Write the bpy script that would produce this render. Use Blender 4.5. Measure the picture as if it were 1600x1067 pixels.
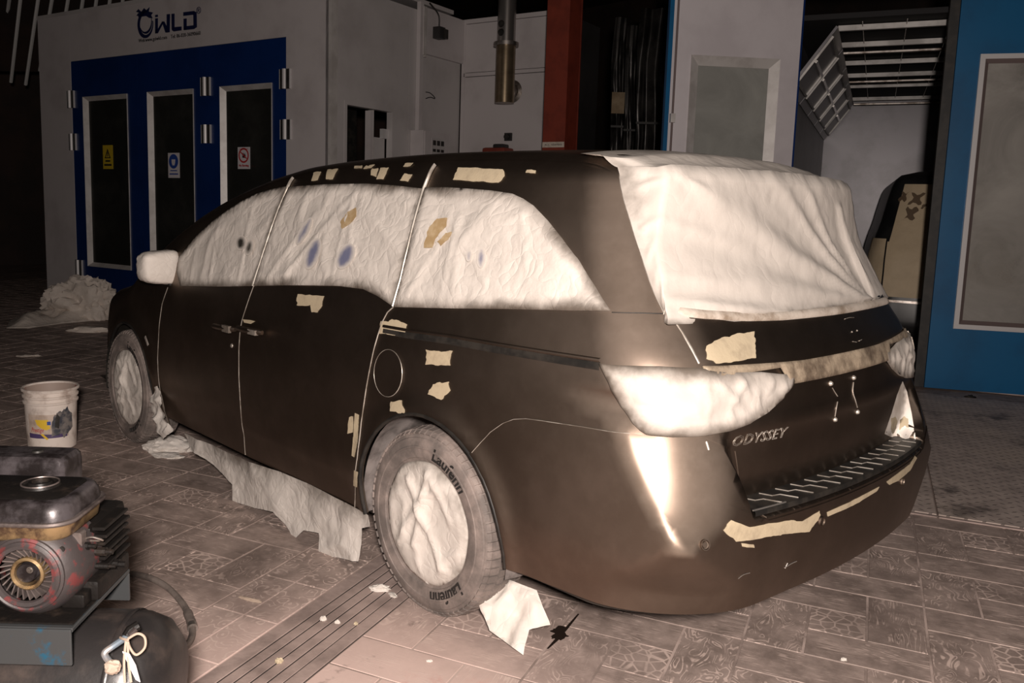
import bpy, bmesh, math, random, time
_T0 = time.time()
import numpy as np
from mathutils import Vector, Matrix, noise
from mathutils.geometry import delaunay_2d_cdt

for _o in list(bpy.data.objects):
    bpy.data.objects.remove(_o)
SC = bpy.context.scene
COL = SC.collection
random.seed(7)
RNG = np.random.default_rng(7)

# ------------------------------------------------------------------ camera
# metres; x runs along the minivan from its rear bumper to its nose, y to its left side, z up
CAM_F, CAM_CX, CAM_CY = 1336.58, 747.34, 495.82
CAM_C = np.array([-1.2224, 2.9854, 1.5710])
CAM_M = np.array([[-0.67778117, -0.73472753, 0.0280737],
                  [0.11390352, -0.06720117, 0.99121642],
                  [0.72638741, -0.67502552, -0.12923574]])      # right, up, forward
cam_d = bpy.data.cameras.new('camera')
cam = bpy.data.objects.new('camera', cam_d)
COL.objects.link(cam)
cam.matrix_world = Matrix(((*[float(CAM_M[0][i]) for i in (0,)], float(CAM_M[1][0]), -float(CAM_M[2][0]), CAM_C[0]),
                           (float(CAM_M[0][1]), float(CAM_M[1][1]), -float(CAM_M[2][1]), CAM_C[1]),
                           (float(CAM_M[0][2]), float(CAM_M[1][2]), -float(CAM_M[2][2]), CAM_C[2]),
                           (0, 0, 0, 1)))
cam_d.sensor_width = 36.0
cam_d.lens = CAM_F / 1600 * 36.0
cam_d.shift_x = (800 - CAM_CX) / 1600
cam_d.shift_y = (CAM_CY - 533.5) / 1600
cam_d.clip_start = 0.05
SC.camera = cam

# ------------------------------------------------------------------ world, flash, exposure
W_ = bpy.data.worlds.new('world'); SC.world = W_; W_.use_nodes = True
W_.node_tree.nodes['Background'].inputs[0].default_value = (0.50, 0.46, 0.45, 1)
W_.node_tree.nodes['Background'].inputs[1].default_value = 0.012
# the photographer's on-camera flash, moved back and up to even out its falloff
fl = bpy.data.lights.new('flash_lamp', 'SPOT')
fl.energy = 980; fl.color = (1.0, 0.885, 0.81); fl.shadow_soft_size = 0.10
fl.spot_size = math.radians(150); fl.spot_blend = 0.6
flash = bpy.data.objects.new('flash_lamp', fl); COL.objects.link(flash)
FLASH_P = Vector((-1.62, 3.24, 1.88))
flash.location = FLASH_P
flash.rotation_euler = (Vector((0.9, 0.3, 0.55)) - FLASH_P).to_track_quat('-Z', 'Y').to_euler()
SC.view_settings.view_transform = 'Standard'
SC.view_settings.look = 'None'
SC.view_settings.exposure = 0.0
SC.view_settings.gamma = 1.0
SC.view_settings.use_curve_mapping = False

# ------------------------------------------------------------------ geometry helpers
def ray(px, py):
    d = CAM_M.T @ np.array([(px - CAM_CX) / CAM_F, -(py - CAM_CY) / CAM_F, 1.0])
    return d
def on_plane(px, py, O, n):
    O = np.asarray(O, float); n = np.asarray(n, float); d = ray(px, py)
    return CAM_C + d * (((O - CAM_C) @ n) / (d @ n))
def on_z(px, py, z=0.0): return on_plane(px, py, (0, 0, z), (0, 0, 1))
def on_y(px, py, y): return on_plane(px, py, (0, y, 0), (0, 1, 0))

def tag(o, label=None, cat=None, group=None, kind=None):
    if label: o['label'] = label
    if cat: o['category'] = cat
    if group: o['group'] = group
    if kind: o['kind'] = kind
    return o
def empty(name, loc=(0, 0, 0), rz=0.0, label=None, cat=None, group=None, kind=None):
    o = bpy.data.objects.new(name, None); COL.objects.link(o)
    o.location = loc; o.rotation_euler = (0, 0, rz); o.empty_display_size = 0.1
    return tag(o, label, cat, group, kind)
def link_mesh(name, me, mats, parent=None, smooth=True, angle=40):
    o = bpy.data.objects.new(name, me); COL.objects.link(o)
    for m in (mats if isinstance(mats, (list, tuple)) else [mats]):
        me.materials.append(m)
    if smooth:
        me.polygons.foreach_set('use_smooth', [True] * len(me.polygons))
        if angle: me.set_sharp_from_angle(angle=math.radians(angle))
    if parent: o.parent = parent
    return o

class MB:
    """collects simple solids and links them as one mesh object"""
    def __init__(s): s.v = []; s.f = []; s.mi = []; s.cur = 0
    def add(s, v, f):
        b = len(s.v); s.v += [tuple(map(float, p)) for p in v]
        s.f += [tuple(i + b for i in q) for q in f]; s.mi += [s.cur] * len(f); return s
    def box(s, x0, x1, y0, y1, z0, z1, bev=0.0, seg=1):
        bm = bmesh.new(); bmesh.ops.create_cube(bm, size=1)
        for v in bm.verts:
            v.co = Vector(((x0 + x1) / 2 + v.co.x * (x1 - x0), (y0 + y1) / 2 + v.co.y * (y1 - y0), (z0 + z1) / 2 + v.co.z * (z1 - z0)))
        if bev > 0: bmesh.ops.bevel(bm, geom=list(bm.edges), offset=bev, segments=seg, profile=0.6, affect='EDGES')
        return s.bm(bm)
    def bm(s, bm, M=None):
        bm.verts.index_update()
        vs = [(M @ v.co if M else v.co) for v in bm.verts]
        s.add(vs, [[v.index for v in f.verts] for f in bm.faces]); bm.free(); return s
    def obox(s, c, ax, ay, az, hx, hy, hz):
        c, ax, ay, az = map(lambda q: Vector(tuple(map(float, q))), (c, ax, ay, az))
        v = [c + ax * hx * i + ay * hy * j + az * hz * k for k in (-1, 1) for j in (-1, 1) for i in (-1, 1)]
        return s.add(v, [(0, 2, 3, 1), (4, 5, 7, 6), (0, 1, 5, 4), (2, 6, 7, 3), (0, 4, 6, 2), (1, 3, 7, 5)])
    def lathe(s, prof, n=32, M=None, cap=True):
        """prof: (r, z) pairs turned about z"""
        vs = []; fs = []; m = len(prof)
        for i in range(n):
            a = 2 * math.pi * i / n
            for r, z in prof: vs.append(Vector((r * math.cos(a), r * math.sin(a), z)))
        for i in range(n):
            j = (i + 1) % n
            for k in range(m - 1): fs.append((i * m + k, j * m + k, j * m + k + 1, i * m + k + 1))
        if cap:
            if prof[0][0] > 1e-6: fs.append([i * m for i in range(n)][::-1])
            if prof[-1][0] > 1e-6: fs.append([i * m + m - 1 for i in range(n)])
        if M: vs = [M @ v for v in vs]
        return s.add(vs, fs)
    def tube(s, pts, r, n=10, cap=True):
        P = [Vector(tuple(map(float, p))) for p in pts]; rings = []
        rr = r if isinstance(r, (list, tuple)) else [r] * len(P)
        up = Vector((0, 0, 1)); prev = None
        vs = []; fs = []
        for i, p in enumerate(P):
            t = (P[min(i + 1, len(P) - 1)] - P[max(i - 1, 0)]).normalized()
            a = prev if prev is not None else (up if abs(t.z) < 0.9 else Vector((1, 0, 0)))
            a = (a - t * a.dot(t)); a = a.normalized() if a.length > 1e-6 else t.orthogonal().normalized()
            prev = a; b = t.cross(a)
            for k in range(n):
                q = 2 * math.pi * k / n
                vs.append(p + (a * math.cos(q) + b * math.sin(q)) * rr[i])
        for i in range(len(P) - 1):
            for k in range(n):
                k2 = (k + 1) % n
                fs.append((i * n + k, i * n + k2, (i + 1) * n + k2, (i + 1) * n + k))
        if cap: fs += [tuple(range(n))[::-1], tuple((len(P) - 1) * n + k for k in range(n))]
        return s.add(vs, fs)
    def build(s, name, mats, parent=None, smooth=True, angle=35):
        me = bpy.data.meshes.new(name); me.from_pydata(s.v, [], s.f)
        bm = bmesh.new(); bm.from_mesh(me); bmesh.ops.recalc_face_normals(bm, faces=bm.faces); bm.to_mesh(me); bm.free()
        o = link_mesh(name, me, mats, parent, smooth, angle)
        if any(s.mi): me.polygons.foreach_set('material_index', s.mi)
        return o

def spline(pts, n=12):
    P = [Vector(tuple(map(float, p))) for p in pts]; out = []
    for i in range(len(P) - 1):
        a = P[max(i - 1, 0)]; b = P[i]; c = P[i + 1]; d = P[min(i + 2, len(P) - 1)]
        for k in range(n):
            t = k / n
            out.append(0.5 * ((2 * b) + (c - a) * t + (2 * a - 5 * b + 4 * c - d) * t * t + (3 * b - a - 3 * c + d) * t ** 3))
    out.append(P[-1]); return out

def frame_matrix(o, ex, ey, ez):
    return Matrix(((ex[0], ey[0], ez[0], o[0]), (ex[1], ey[1], ez[1], o[1]), (ex[2], ey[2], ez[2], o[2]), (0, 0, 0, 1)))

def text_mesh(txt, size, extrude=0.002, offset=0.0, align='CENTER', shear=0.0, spacing=1.0):
    cu = bpy.data.curves.new('lettering', 'FONT'); cu.body = txt; cu.size = size; cu.extrude = extrude
    cu.offset = offset; cu.align_x = align; cu.shear = shear; cu.space_character = spacing; cu.resolution_u = 3
    ob = bpy.data.objects.new('lettering', cu); COL.objects.link(ob)
    dg = bpy.context.evaluated_depsgraph_get()
    me = bpy.data.meshes.new_from_object(ob.evaluated_get(dg))
    bpy.data.objects.remove(ob); bpy.data.curves.remove(cu)
    return me

# ------------------------------------------------------------------ materials
def node_mat(name):
    m = bpy.data.materials.new(name); m.use_nodes = True; nt = m.node_tree
    return m, nt, nt.nodes['Principled BSDF']
class NT:
    def __init__(s, nt): s.nt = nt
    def n(s, typ, **kw):
        nd = s.nt.nodes.new(typ)
        for k, v in kw.items():
            if k.startswith('i_'):
                key = k[2:]; key = int(key) if key.isdigit() else key
                s.set(nd.inputs[key], v)
            else: setattr(nd, k, v)
        return nd
    def set(s, sock, v):
        if isinstance(v, bpy.types.NodeSocket): s.nt.links.new(v, sock)
        else: sock.default_value = v
    def math(s, op, a, b=0.0, c=None, clamp=False):
        nd = s.nt.nodes.new('ShaderNodeMath'); nd.operation = op; nd.use_clamp = clamp
        s.set(nd.inputs[0], a); s.set(nd.inputs[1], b)
        if c is not None: s.set(nd.inputs[2], c)
        return nd.outputs[0]
    def mix(s, f, a, b):
        nd = s.nt.nodes.new('ShaderNodeMix'); nd.data_type = 'RGBA'
        s.set(nd.inputs[0], f); s.set(nd.inputs[6], a); s.set(nd.inputs[7], b)
        return nd.outputs[2]
    def ramp(s, f, lo, hi):
        nd = s.nt.nodes.new('ShaderNodeMapRange'); nd.interpolation_type = 'SMOOTHSTEP'
        s.set(nd.inputs[0], f); nd.inputs[1].default_value = lo; nd.inputs[2].default_value = hi
        return nd.outputs[0]
    def noise(s, vec, scale, detail=4, rough=0.55, dist=0.0):
        nd = s.nt.nodes.new('ShaderNodeTexNoise'); s.set(nd.inputs['Vector'], vec)
        nd.inputs['Scale'].default_value = scale; nd.inputs['Detail'].default_value = detail
        nd.inputs['Roughness'].default_value = rough; nd.inputs['Distortion'].default_value = dist
        return nd.outputs['Fac']
    def pos(s): return s.nt.nodes.new('ShaderNodeNewGeometry').outputs['Position']
    def obj(s): return s.nt.nodes.new('ShaderNodeTexCoord').outputs['Object']
    def bump(s, h, strength=0.3, dist=0.01):
        nd = s.nt.nodes.new('ShaderNodeBump'); s.set(nd.inputs['Height'], h)
        nd.inputs['Strength'].default_value = strength; nd.inputs['Distance'].default_value = dist
        return nd.outputs[0]
def rgba(c): return (c[0], c[1], c[2], 1.0)

def plain(name, col, rough=0.5, metal=0.0, col2=None, scale=6.0, lo=0.4, hi=0.65, bump=0.0, bscale=40, space='obj', spec=0.5):
    """one colour, worn or soiled with a second by noise"""
    m, nt, b = node_mat(name); T = NT(nt)
    v = T.obj() if space == 'obj' else T.pos()
    if col2 is not None:
        f = T.ramp(T.noise(v, scale, 6, 0.62), lo, hi)
        nt.links.new(T.mix(f, rgba(col), rgba(col2)), b.inputs['Base Color'])
    else: b.inputs['Base Color'].default_value = rgba(col)
    b.inputs['Roughness'].default_value = rough; b.inputs['Metallic'].default_value = metal
    b.inputs['Specular IOR Level'].default_value = spec
    if bump > 0: nt.links.new(T.bump(T.noise(v, bscale, 5), bump, 0.004), b.inputs['Normal'])
    return m

M = {}
# satin dark bronze paint, mid-repair
def mk_paint(name):
    """satin metallic: a broad lobe from the flakes under a tighter clear sheen"""
    m, nt, b = node_mat(name); T = NT(nt); v = T.pos(); out = nt.nodes['Material Output']
    f = T.noise(v, 3.0, 5, 0.6); f2 = T.noise(v, 14.0, 6, 0.65)
    c = T.mix(T.ramp(f, 0.38, 0.66), (0.108, 0.083, 0.066, 1), (0.140, 0.109, 0.088, 1))
    nt.links.new(c, b.inputs['Base Color'])
    nt.links.new(T.math('ADD', T.math('MULTIPLY', f2, 0.12), 0.30), b.inputs['Roughness'])
    b.inputs['Metallic'].default_value = 0.92; b.inputs['Specular IOR Level'].default_value = 0.25
    g = nt.nodes.new('ShaderNodeBsdfAnisotropic'); g.distribution = 'BECKMANN'
    c2 = T.mix(T.ramp(f, 0.36, 0.66), (0.46, 0.360, 0.285, 1), (0.60, 0.475, 0.385, 1))
    c2 = T.mix(T.math('MULTIPLY', T.ramp(f2, 0.45, 0.75), 0.25), c2, (0.80, 0.66, 0.55, 1))
    nt.links.new(c2, g.inputs['Color']); g.inputs['Roughness'].default_value = 0.70
    mx = nt.nodes.new('ShaderNodeMixShader'); mx.inputs[0].default_value = 0.20
    nt.links.new(b.outputs[0], mx.inputs[1]); nt.links.new(g.outputs[0], mx.inputs[2]); nt.links.new(mx.outputs[0], out.inputs[0])
    return m
M['paint'] = mk_paint('bronze_flake_paint')
M['paint_door'] = M['paint']
def mk_paper(name, col=(0.70, 0.645, 0.59), wr=0.30, spray=(0.085, 0.066, 0.05), wscale=5.0):
    """crumpled masking paper; paint dust lies along its taped edges (attribute 'edge' = distance to the edge)"""
    m, nt, b = node_mat(name); T = NT(nt); v = T.obj()
    at = T.n('ShaderNodeAttribute', attribute_name='edge').outputs['Fac']
    n1 = T.noise(v, 7.0, 5, 0.6)
    e = T.math('ADD', at, T.math('MULTIPLY', T.math('SUBTRACT', n1, 0.5), 0.08))
    f = T.math('SUBTRACT', 1.0, T.ramp(e, -0.004, 0.052))
    n2 = T.noise(v, 2.2, 3, 0.5)
    f = T.math('MULTIPLY', f, T.ramp(n2, 0.22, 0.56))
    c = T.mix(T.ramp(n1, 0.35, 0.7), rgba([q * 0.93 for q in col]), rgba(col))
    c = T.mix(T.math('MULTIPLY', f, 0.93), c, rgba(spray))
    nt.links.new(c, b.inputs['Base Color'])
    b.inputs['Roughness'].default_value = 0.58; b.inputs['Specular IOR Level'].default_value = 0.35
    vo = T.n('ShaderNodeTexVoronoi', feature='DISTANCE_TO_EDGE')
    T.set(vo.inputs['Vector'], T.n('ShaderNodeVectorMath', operation='ADD', i_0=v, i_1=T.n('ShaderNodeTexNoise', i_Vector=v, i_Scale=5.0).outputs['Color']).outputs[0])
    vo.inputs['Scale'].default_value = wscale
    h = T.math('ADD', T.math('MULTIPLY', T.math('SQRT', vo.outputs['Distance']), 0.6), T.noise(v, 13.0, 4, 0.55))
    nt.links.new(T.bump(h, wr, 0.02), b.inputs['Normal'])
    return m
M['paper'] = mk_paper('masking_paper')
M['paper_smooth'] = mk_paper('masking_sheet', (0.60, 0.55, 0.50), 0.14, wscale=3.0)
M['paper_low'] = mk_paper('sill_paper', (0.70, 0.65, 0.60), 0.28, wscale=6)
M['tape'] = plain('masking_tape', (0.42, 0.34, 0.25), 0.5, 0, (0.12, 0.09, 0.065), 9, 0.35, 0.7, 0.5, 60)
M['tape_pale'] = plain('pale_tape', (0.60, 0.53, 0.46), 0.55, 0, (0.26, 0.20, 0.15), 8, 0.42, 0.72, 0.4, 50)
M['filler'] = plain('body_filler', (0.50, 0.415, 0.285), 0.75, 0, (0.38, 0.31, 0.215), 18, 0.45, 0.75, 0.2, 80)
M['seam'] = plain('pale_metal_edge_glint', (0.62, 0.57, 0.51), 0.35, 0.55, (0.30, 0.26, 0.22), 12)  # pale metal of small fittings; on shut lines it paints the edge glints
M['black'] = plain('black_plastic', (0.012, 0.011, 0.010), 0.5, 0, (0.03, 0.026, 0.022), 12)
M['rubber'] = plain('dusty_rubber', (0.13, 0.11, 0.10), 0.75, 0, (0.30, 0.245, 0.22), 9, 0.35, 0.75, 0.3, 70)
M['rubber_dark'] = plain('tyre_lettering_rubber', (0.02, 0.018, 0.017), 0.6)
M['film'] = plain('grey_arch_liner', (0.34, 0.30, 0.285), 0.38, 0, (0.08, 0.07, 0.065), 5, 0.35, 0.65, 0.7, 16)
M['horn_glint'] = plain('painted_horn_glint', (0.78, 0.72, 0.66), 0.42, 0, (0.6, 0.53, 0.46), 10)  # pale tones standing for the highlight on the far bumper horn
M['steel'] = plain('scratched_steel', (0.42, 0.38, 0.35), 0.35, 0.85, (0.16, 0.13, 0.11), 8)
M['chrome'] = plain('bare_metal_glint', (0.80, 0.77, 0.73), 0.22, 0.9)

# ------------------------------------------------------------------ the minivan's body as one smooth surface F(x,y,z)=0
def pchip(x, y):
    x = np.array(x, float); y = np.array(y, float); h = np.diff(x); d = np.diff(y) / h
    m = np.zeros(len(x)); m[0] = d[0]; m[-1] = d[-1]
    for i in range(1, len(x) - 1):
        if d[i - 1] * d[i] > 0:
            w1 = 2 * h[i] + h[i - 1]; w2 = h[i] + 2 * h[i - 1]
            m[i] = (w1 + w2) / (w1 / d[i - 1] + w2 / d[i])
    q = np.linspace(x[0], x[-1], 3000); i = np.clip(np.searchsorted(x, q) - 1, 0, len(x) - 2)
    t = (q - x[i]) / h[i]; t2 = t * t; t3 = t2 * t
    v = (2 * t3 - 3 * t2 + 1) * y[i] + (t3 - 2 * t2 + t) * h[i] * m[i] + (-2 * t3 + 3 * t2) * y[i + 1] + (t3 - t2) * h[i] * m[i + 1]
    return lambda k: np.interp(k, q, v)
RAX, FAX, WZ, WR = 1.20, 4.20, 0.36, 0.365
pW = pchip([0.1, 0.2, 0.3, 0.40, 0.44, 0.55, 0.8, 0.95, 1.05, 1.15, 1.25, 1.45, 1.63, 1.75, 1.95],
           [0.90, 0.935, 0.955, 0.972, 0.980, 0.988, 0.986, 0.976, 0.962, 0.942, 0.916, 0.856, 0.786, 0.735, 0.62])
pE = pchip([0.2, 0.35, 0.57, 0.76, 1.11, 1.52, 2.07, 2.45, 2.7, 3.18, 3.57, 3.98, 4.28, 4.6, 5.0, 5.2],
           [1.67, 1.707, 1.736, 1.754, 1.768, 1.772, 1.758, 1.735, 1.700, 1.585, 1.440, 1.222, 1.04, 0.965, 0.83, 0.70])
pX0 = pchip([0.1, 0.22, 0.32, 0.45, 0.58, 0.64, 0.70, 0.78, 0.87, 0.95, 1.04, 1.12, 1.2, 1.25, 1.45, 1.6, 1.7, 1.85],
            [0.14, 0.06, 0.0, -0.03, -0.037, -0.037, -0.03, -0.008, 0.025, 0.058, 0.072, 0.10, 0.155, 0.19, 0.315, 0.40, 0.45, 0.56])
pDep = pchip([0.0, 0.652, 0.655, 0.675, 0.75, 0.87, 0.93, 2.0], [0, 0, 0.01, 0.112, 0.075, 0.030, 0.0, 0.0])
pSeamY = pchip([0.5, 0.65, 0.75, 0.894, 1.2], [0.66, 0.672, 0.70, 0.744, 0.80])
pR1 = pchip([0.1, 0.42, 0.52, 0.64, 0.90, 1.0, 1.06, 1.3, 1.8], [0.34, 0.30, 0.16, 0.018, 0.018, 0.19, 0.23, 0.20, 0.16])
pCd = pchip([0.0, 0.50, 0.58, 0.61, 0.655, 0.70, 0.80, 0.90, 0.95, 1.0, 1.06, 2.0], [1.5, 1.2, 0.93, 0.862, 0.828, 0.811, 0.794, 0.785, 0.800, 0.86, 1.0, 1.5])
pFx = pchip([0.1, 0.25, 0.5, 0.7, 0.85, 1.0, 1.9], [4.95, 5.08, 5.14, 5.13, 5.08, 5.0, 4.6])
CN = np.array([-0.55, 0.80, 0.22]); CN = CN / np.linalg.norm(CN); CNS = 1 / np.linalg.norm([-0.55, 0.80, 0.22])
def rmax(a, b, r):
    u = np.maximum(a + r, 0); v = np.maximum(b + r, 0)
    return np.where((a > -r) & (b > -r), np.sqrt(u * u + v * v) - r, np.maximum(a, b))
def sstep(t): t = np.clip(t, 0, 1); return t * t * (3 - 2 * t)
def F(x, y, z):
    y = np.abs(y)
    w = pW(z) - 0.11 * np.maximum((x - 3.4) / 1.75, 0) ** 2 - 0.045 * np.maximum((1.2 - x) / 1.2, 0) ** 2 * (1 + 0.7 * sstep((z - 1.1) / 0.3))
    for ax in (RAX, FAX):
        dd = np.sqrt((x - ax) ** 2 + (z - WZ) ** 2)
        w = w + 0.014 * np.exp(-((dd - 0.43) / 0.05) ** 2)
    # the rail groove along the quarter panel and the crease above it
    a = y - w
    b = pX0(z) + 0.135 * y ** 2.1 + pDep(z) * sstep((pSeamY(z) - y) / 0.055 + 0.0) - x
    c = CN[0] * x + CN[1] * y + CN[2] * z - pCd(z) * CNS
    q = rmax(rmax(b, c, 0.09), a, pR1(z))
    q = rmax(q, x - pFx(z) + 0.28 * (y / 0.9) ** 2.6, 0.22)
    t = z - (pE(x) + 0.045 * (1 - (y / 0.72) ** 2))
    return rmax(q, t, 0.085)
def gradF(P):
    e = 0.002; x, y, z = P.T
    g = np.stack([F(x + e, y, z) - F(x - e, y, z), F(x, y + e, z) - F(x, y - e, z), F(x, y, z + e) - F(x, y, z - e)], 1)
    return g / np.maximum(np.linalg.norm(g, axis=1, keepdims=True), 1e-9)
def march(O, D, t0, t1, n):
    """first entry of rays O+D*t into F<0"""
    L = np.linalg.norm(D, axis=1); t = np.full(len(O), float(t0))
    for k in range(n):
        t = t + np.clip(0.8 * F(*(O + D * t[:, None]).T), -0.05, 0.5) / L
        t = np.minimum(t, t1)
    P = O + D * t[:, None]
    return P, np.abs(F(*P.T)) < 0.004
# wrap domain: s runs from the rear centre round the corner, along the side and round to the nose
A_, B_, RC = 0.60, 0.45, 0.60
S1 = B_; S2 = S1 + RC * math.pi / 2; S3 = S2 + 3.9; S4 = S3 + RC * math.pi / 2; S5 = S4 + B_
def s_of(P):
    P = np.atleast_2d(P); x = P[:, 0]; y = np.abs(P[:, 1]); sg = np.where(P[:, 1] < 0, -1.0, 1.0)
    th = np.arctan2(y - B_, A_ - x)
    s = np.where(x > 4.5, np.where(y > B_, S3 + RC * np.arctan2(x - 4.5, y - B_), S4 + B_ - y),
                 np.where(x > A_, S2 + x - A_, np.where(y < B_, y, S1 + RC * th)))
    return s * sg
def surf(s, z):
    s = np.asarray(s, float); z = np.asarray(z, float); sg = np.where(s < 0, -1.0, 1.0); a = np.abs(s)
    t1 = (a - S1) / RC; t2 = (a - S3) / RC
    nx = np.where(a < S1, -1, np.where(a < S2, -np.cos(t1), np.where(a < S3, 0, np.where(a < S4, np.sin(t2), 1))))
    ny = np.where(a < S1, 0, np.where(a < S2, np.sin(t1), np.where(a < S3, 1, np.where(a < S4, np.cos(t2), 0))))
    cx = np.where(a < S2, A_, np.where(a < S3, A_ + a - S2, 4.5))
    cy = np.where(a < S1, a, np.where(a < S4, B_, S5 - a))
    O = np.stack([cx + nx * 0.95, cy + ny * 0.95, z], 1); D = np.stack([-nx, -ny, 0 * nx], 1)
    P, hit = march(O, D, 0, 0.95, 26)
    N = gradF(P)
    P[:, 1] *= sg; N[:, 1] *= sg
    return P, N
def pix(pts):
    """where pixels of the photograph meet the body: list of (s, z)"""
    D = np.array([ray(*p) for p in pts]); O = np.repeat(CAM_C[None], len(D), 0)
    P, hit = march(O, D, 0.8, 8.5, 90)
    if not hit.all(): print('pix miss', [p for p, h in zip(pts, hit) if not h])
    s = s_of(P); return np.stack([s, P[:, 2]], 1)

def resample(poly, step, closed=True):
    P = [np.asarray(p, float) for p in poly]; out = []
    n = len(P)
    for i in range(n if closed else n - 1):
        a = P[i]; b = P[(i + 1) % n]; k = max(1, int(math.ceil(np.linalg.norm(b - a) / step)))
        for j in range(k): out.append(a + (b - a) * j / k)
    if not closed: out.append(P[-1])
    return np.array(out)
def inside(poly, Q):
    x, y = Q.T; r = np.zeros(len(Q), bool); n = len(poly)
    for i in range(n):
        x0, y0 = poly[i]; x1, y1 = poly[(i + 1) % n]
        c = ((y0 > y) != (y1 > y)) & (x < (x1 - x0) * (y - y0) / (y1 - y0 + 1e-15) + x0)
        r ^= c
    return r
def edge_dist(poly, Q):
    d = np.full(len(Q), 9.0); n = len(poly)
    for i in range(n):
        a = poly[i]; b = poly[(i + 1) % n]; ab = b - a; L = ab @ ab
        t = np.clip(((Q - a) @ ab) / max(L, 1e-12), 0, 1)
        d = np.minimum(d, np.linalg.norm(Q - a - t[:, None] * ab, axis=1))
    return d
def flat_mesh(poly, step, extra=None, holes=()):
    """triangulated 2-D region: points, triangles, distance to the edge"""
    B = resample(poly, step); nb = len(B)
    lo = B.min(0); hi = B.max(0)
    gx, gy = np.meshgrid(np.arange(lo[0], hi[0], step), np.arange(lo[1], hi[1], step * 0.9))
    gx = gx + (np.arange(gx.shape[0]) % 2)[:, None] * step / 2
    G = np.stack([gx.ravel(), gy.ravel()], 1)
    if extra is not None and len(extra): G = np.concatenate([G, extra])
    G = G[inside(B, G)]
    ed = edge_dist(B, G)
    hs = [resample(h, step) for h in holes]
    k = ed > step * 0.35
    for h in hs: k &= ~inside(h, G) & (edge_dist(h, G) > step * 0.35)
    G = G[k]
    allp = [B] + hs + [G]; V = np.concatenate(allp)
    edges = []; base = 0
    for L in [B] + hs:
        m = len(L); edges += [(base + i, base + (i + 1) % m) for i in range(m)]; base += m
    vo, eo, fo, *_ = delaunay_2d_cdt([Vector(map(float, p)) for p in V], edges, [], 0, 1e-6)
    V2 = np.array([tuple(v) for v in vo]); T = np.array([tuple(f) for f in fo])
    c = V2[T].mean(1); ok = inside(B, c)
    for h in hs: ok &= ~inside(h, c)
    T = T[ok]
    used = np.unique(T); rm = -np.ones(len(V2), int); rm[used] = np.arange(len(used))
    V2 = V2[used]; T = rm[T]
    # consistent winding
    a, b, c = V2[T[:, 0]], V2[T[:, 1]], V2[T[:, 2]]
    cr = (b[:, 0] - a[:, 0]) * (c[:, 1] - a[:, 1]) - (b[:, 1] - a[:, 1]) * (c[:, 0] - a[:, 0])
    T[cr < 0] = T[cr < 0][:, ::-1]
    ed = edge_dist(B, V2)
    for h in hs: ed = np.minimum(ed, edge_dist(h, V2))
    return V2, T, ed
def skin(name, P, T, N, mat, parent, edge=None, rim=0.0, normals=True, outward=None):
    """link a surface piece; rim folds its border inward so that it has thickness"""
    P = np.asarray(P); T = np.asarray(T)
    fn = np.cross(P[T[:, 1]] - P[T[:, 0]], P[T[:, 2]] - P[T[:, 0]])
    if (fn * N[T[:, 0]]).sum() < 0: T = T[:, ::-1]
    nv = len(P); verts = P.tolist(); faces = T.tolist()
    if rim > 0:
        cnt = {}
        for t in faces:
            for i in range(3):
                e = (t[i], t[(i + 1) % 3]); cnt[e] = 1
        be = [e for e in cnt if (e[1], e[0]) not in cnt]
        mp = {}
        def down(i):
            if i not in mp: mp[i] = len(verts); verts.append((P[i] - N[i] * rim).tolist())
            return mp[i]
        for a, b in be: faces.append([b, a, down(a), down(b)])
    me = bpy.data.meshes.new(name); me.from_pydata(verts, [], faces)
    if edge is not None:
        at = me.attributes.new('edge', 'FLOAT', 'POINT'); ee = np.zeros(len(verts)); ee[:nv] = edge; at.data.foreach_set('value', ee)
    o = link_mesh(name, me, mat, parent, True, None)
    if normals:
        NN = np.zeros((len(verts), 3)); NN[:nv] = N
        for i, j in (mp.items() if rim > 0 else ()): NN[j] = N[i]
        me.normals_split_custom_set_from_vertices(NN.tolist())
    return o
def fbm(P, scale, seed=0.0, oct=4):
    return np.array([noise.fractal(Vector((p[0] * scale + seed, p[1] * scale - seed, p[2] * scale + seed * 2)), 0.9, 2.1, oct) for p in P])
def ridged(P, scale, seed=0.0):
    return np.array([1 - abs(noise.noise(Vector((p[0] * scale + seed, p[1] * scale + seed, p[2] * scale - seed)))) * 2.2 for p in P])

def panel(name, poly, mat, parent, off=0.0025, step=0.03, rim=0.004, holes=(), extra=None, disp=None, normals=True, edge=False):
    V, T, ed = flat_mesh(np.asarray(poly, float), step, extra, holes)
    P, N = surf(V[:, 0], V[:, 1])
    if disp is not None: P = P + N * (off + disp(V, P, ed))[:, None]
    else: P = P + N * off
    return skin(name, P, T, N, mat, parent, ed if edge else None, rim, normals and disp is None)
def ribbon(name, line, mat, parent, w=0.005, off=0.004, step=0.02, h=0.003):
    """raised strip along a line on the body"""
    L = resample(line, step, False); P, N = surf(L[:, 0], L[:, 1]); b = MB()
    vs = []; fs = []
    for i in range(len(P)):
        t = P[min(i + 1, len(P) - 1)] - P[max(i - 1, 0)]; t = t / max(np.linalg.norm(t), 1e-9)
        s = np.cross(N[i], t)
        for a, c in ((-1, off - h), (-0.6, off), (0.6, off), (1, off - h)): vs.append(P[i] + s * w / 2 * a + N[i] * c)
    for i in range(len(P) - 1):
        for k in range(3): fs.append((i * 4 + k, i * 4 + k + 1, i * 4 + 5 + k, i * 4 + 4 + k))
    b.add(vs, fs); return b.build(name, mat, parent, True, None)
def mir(poly): q = np.array(poly, float).copy(); q[:, 0] *= -1; return q
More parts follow.
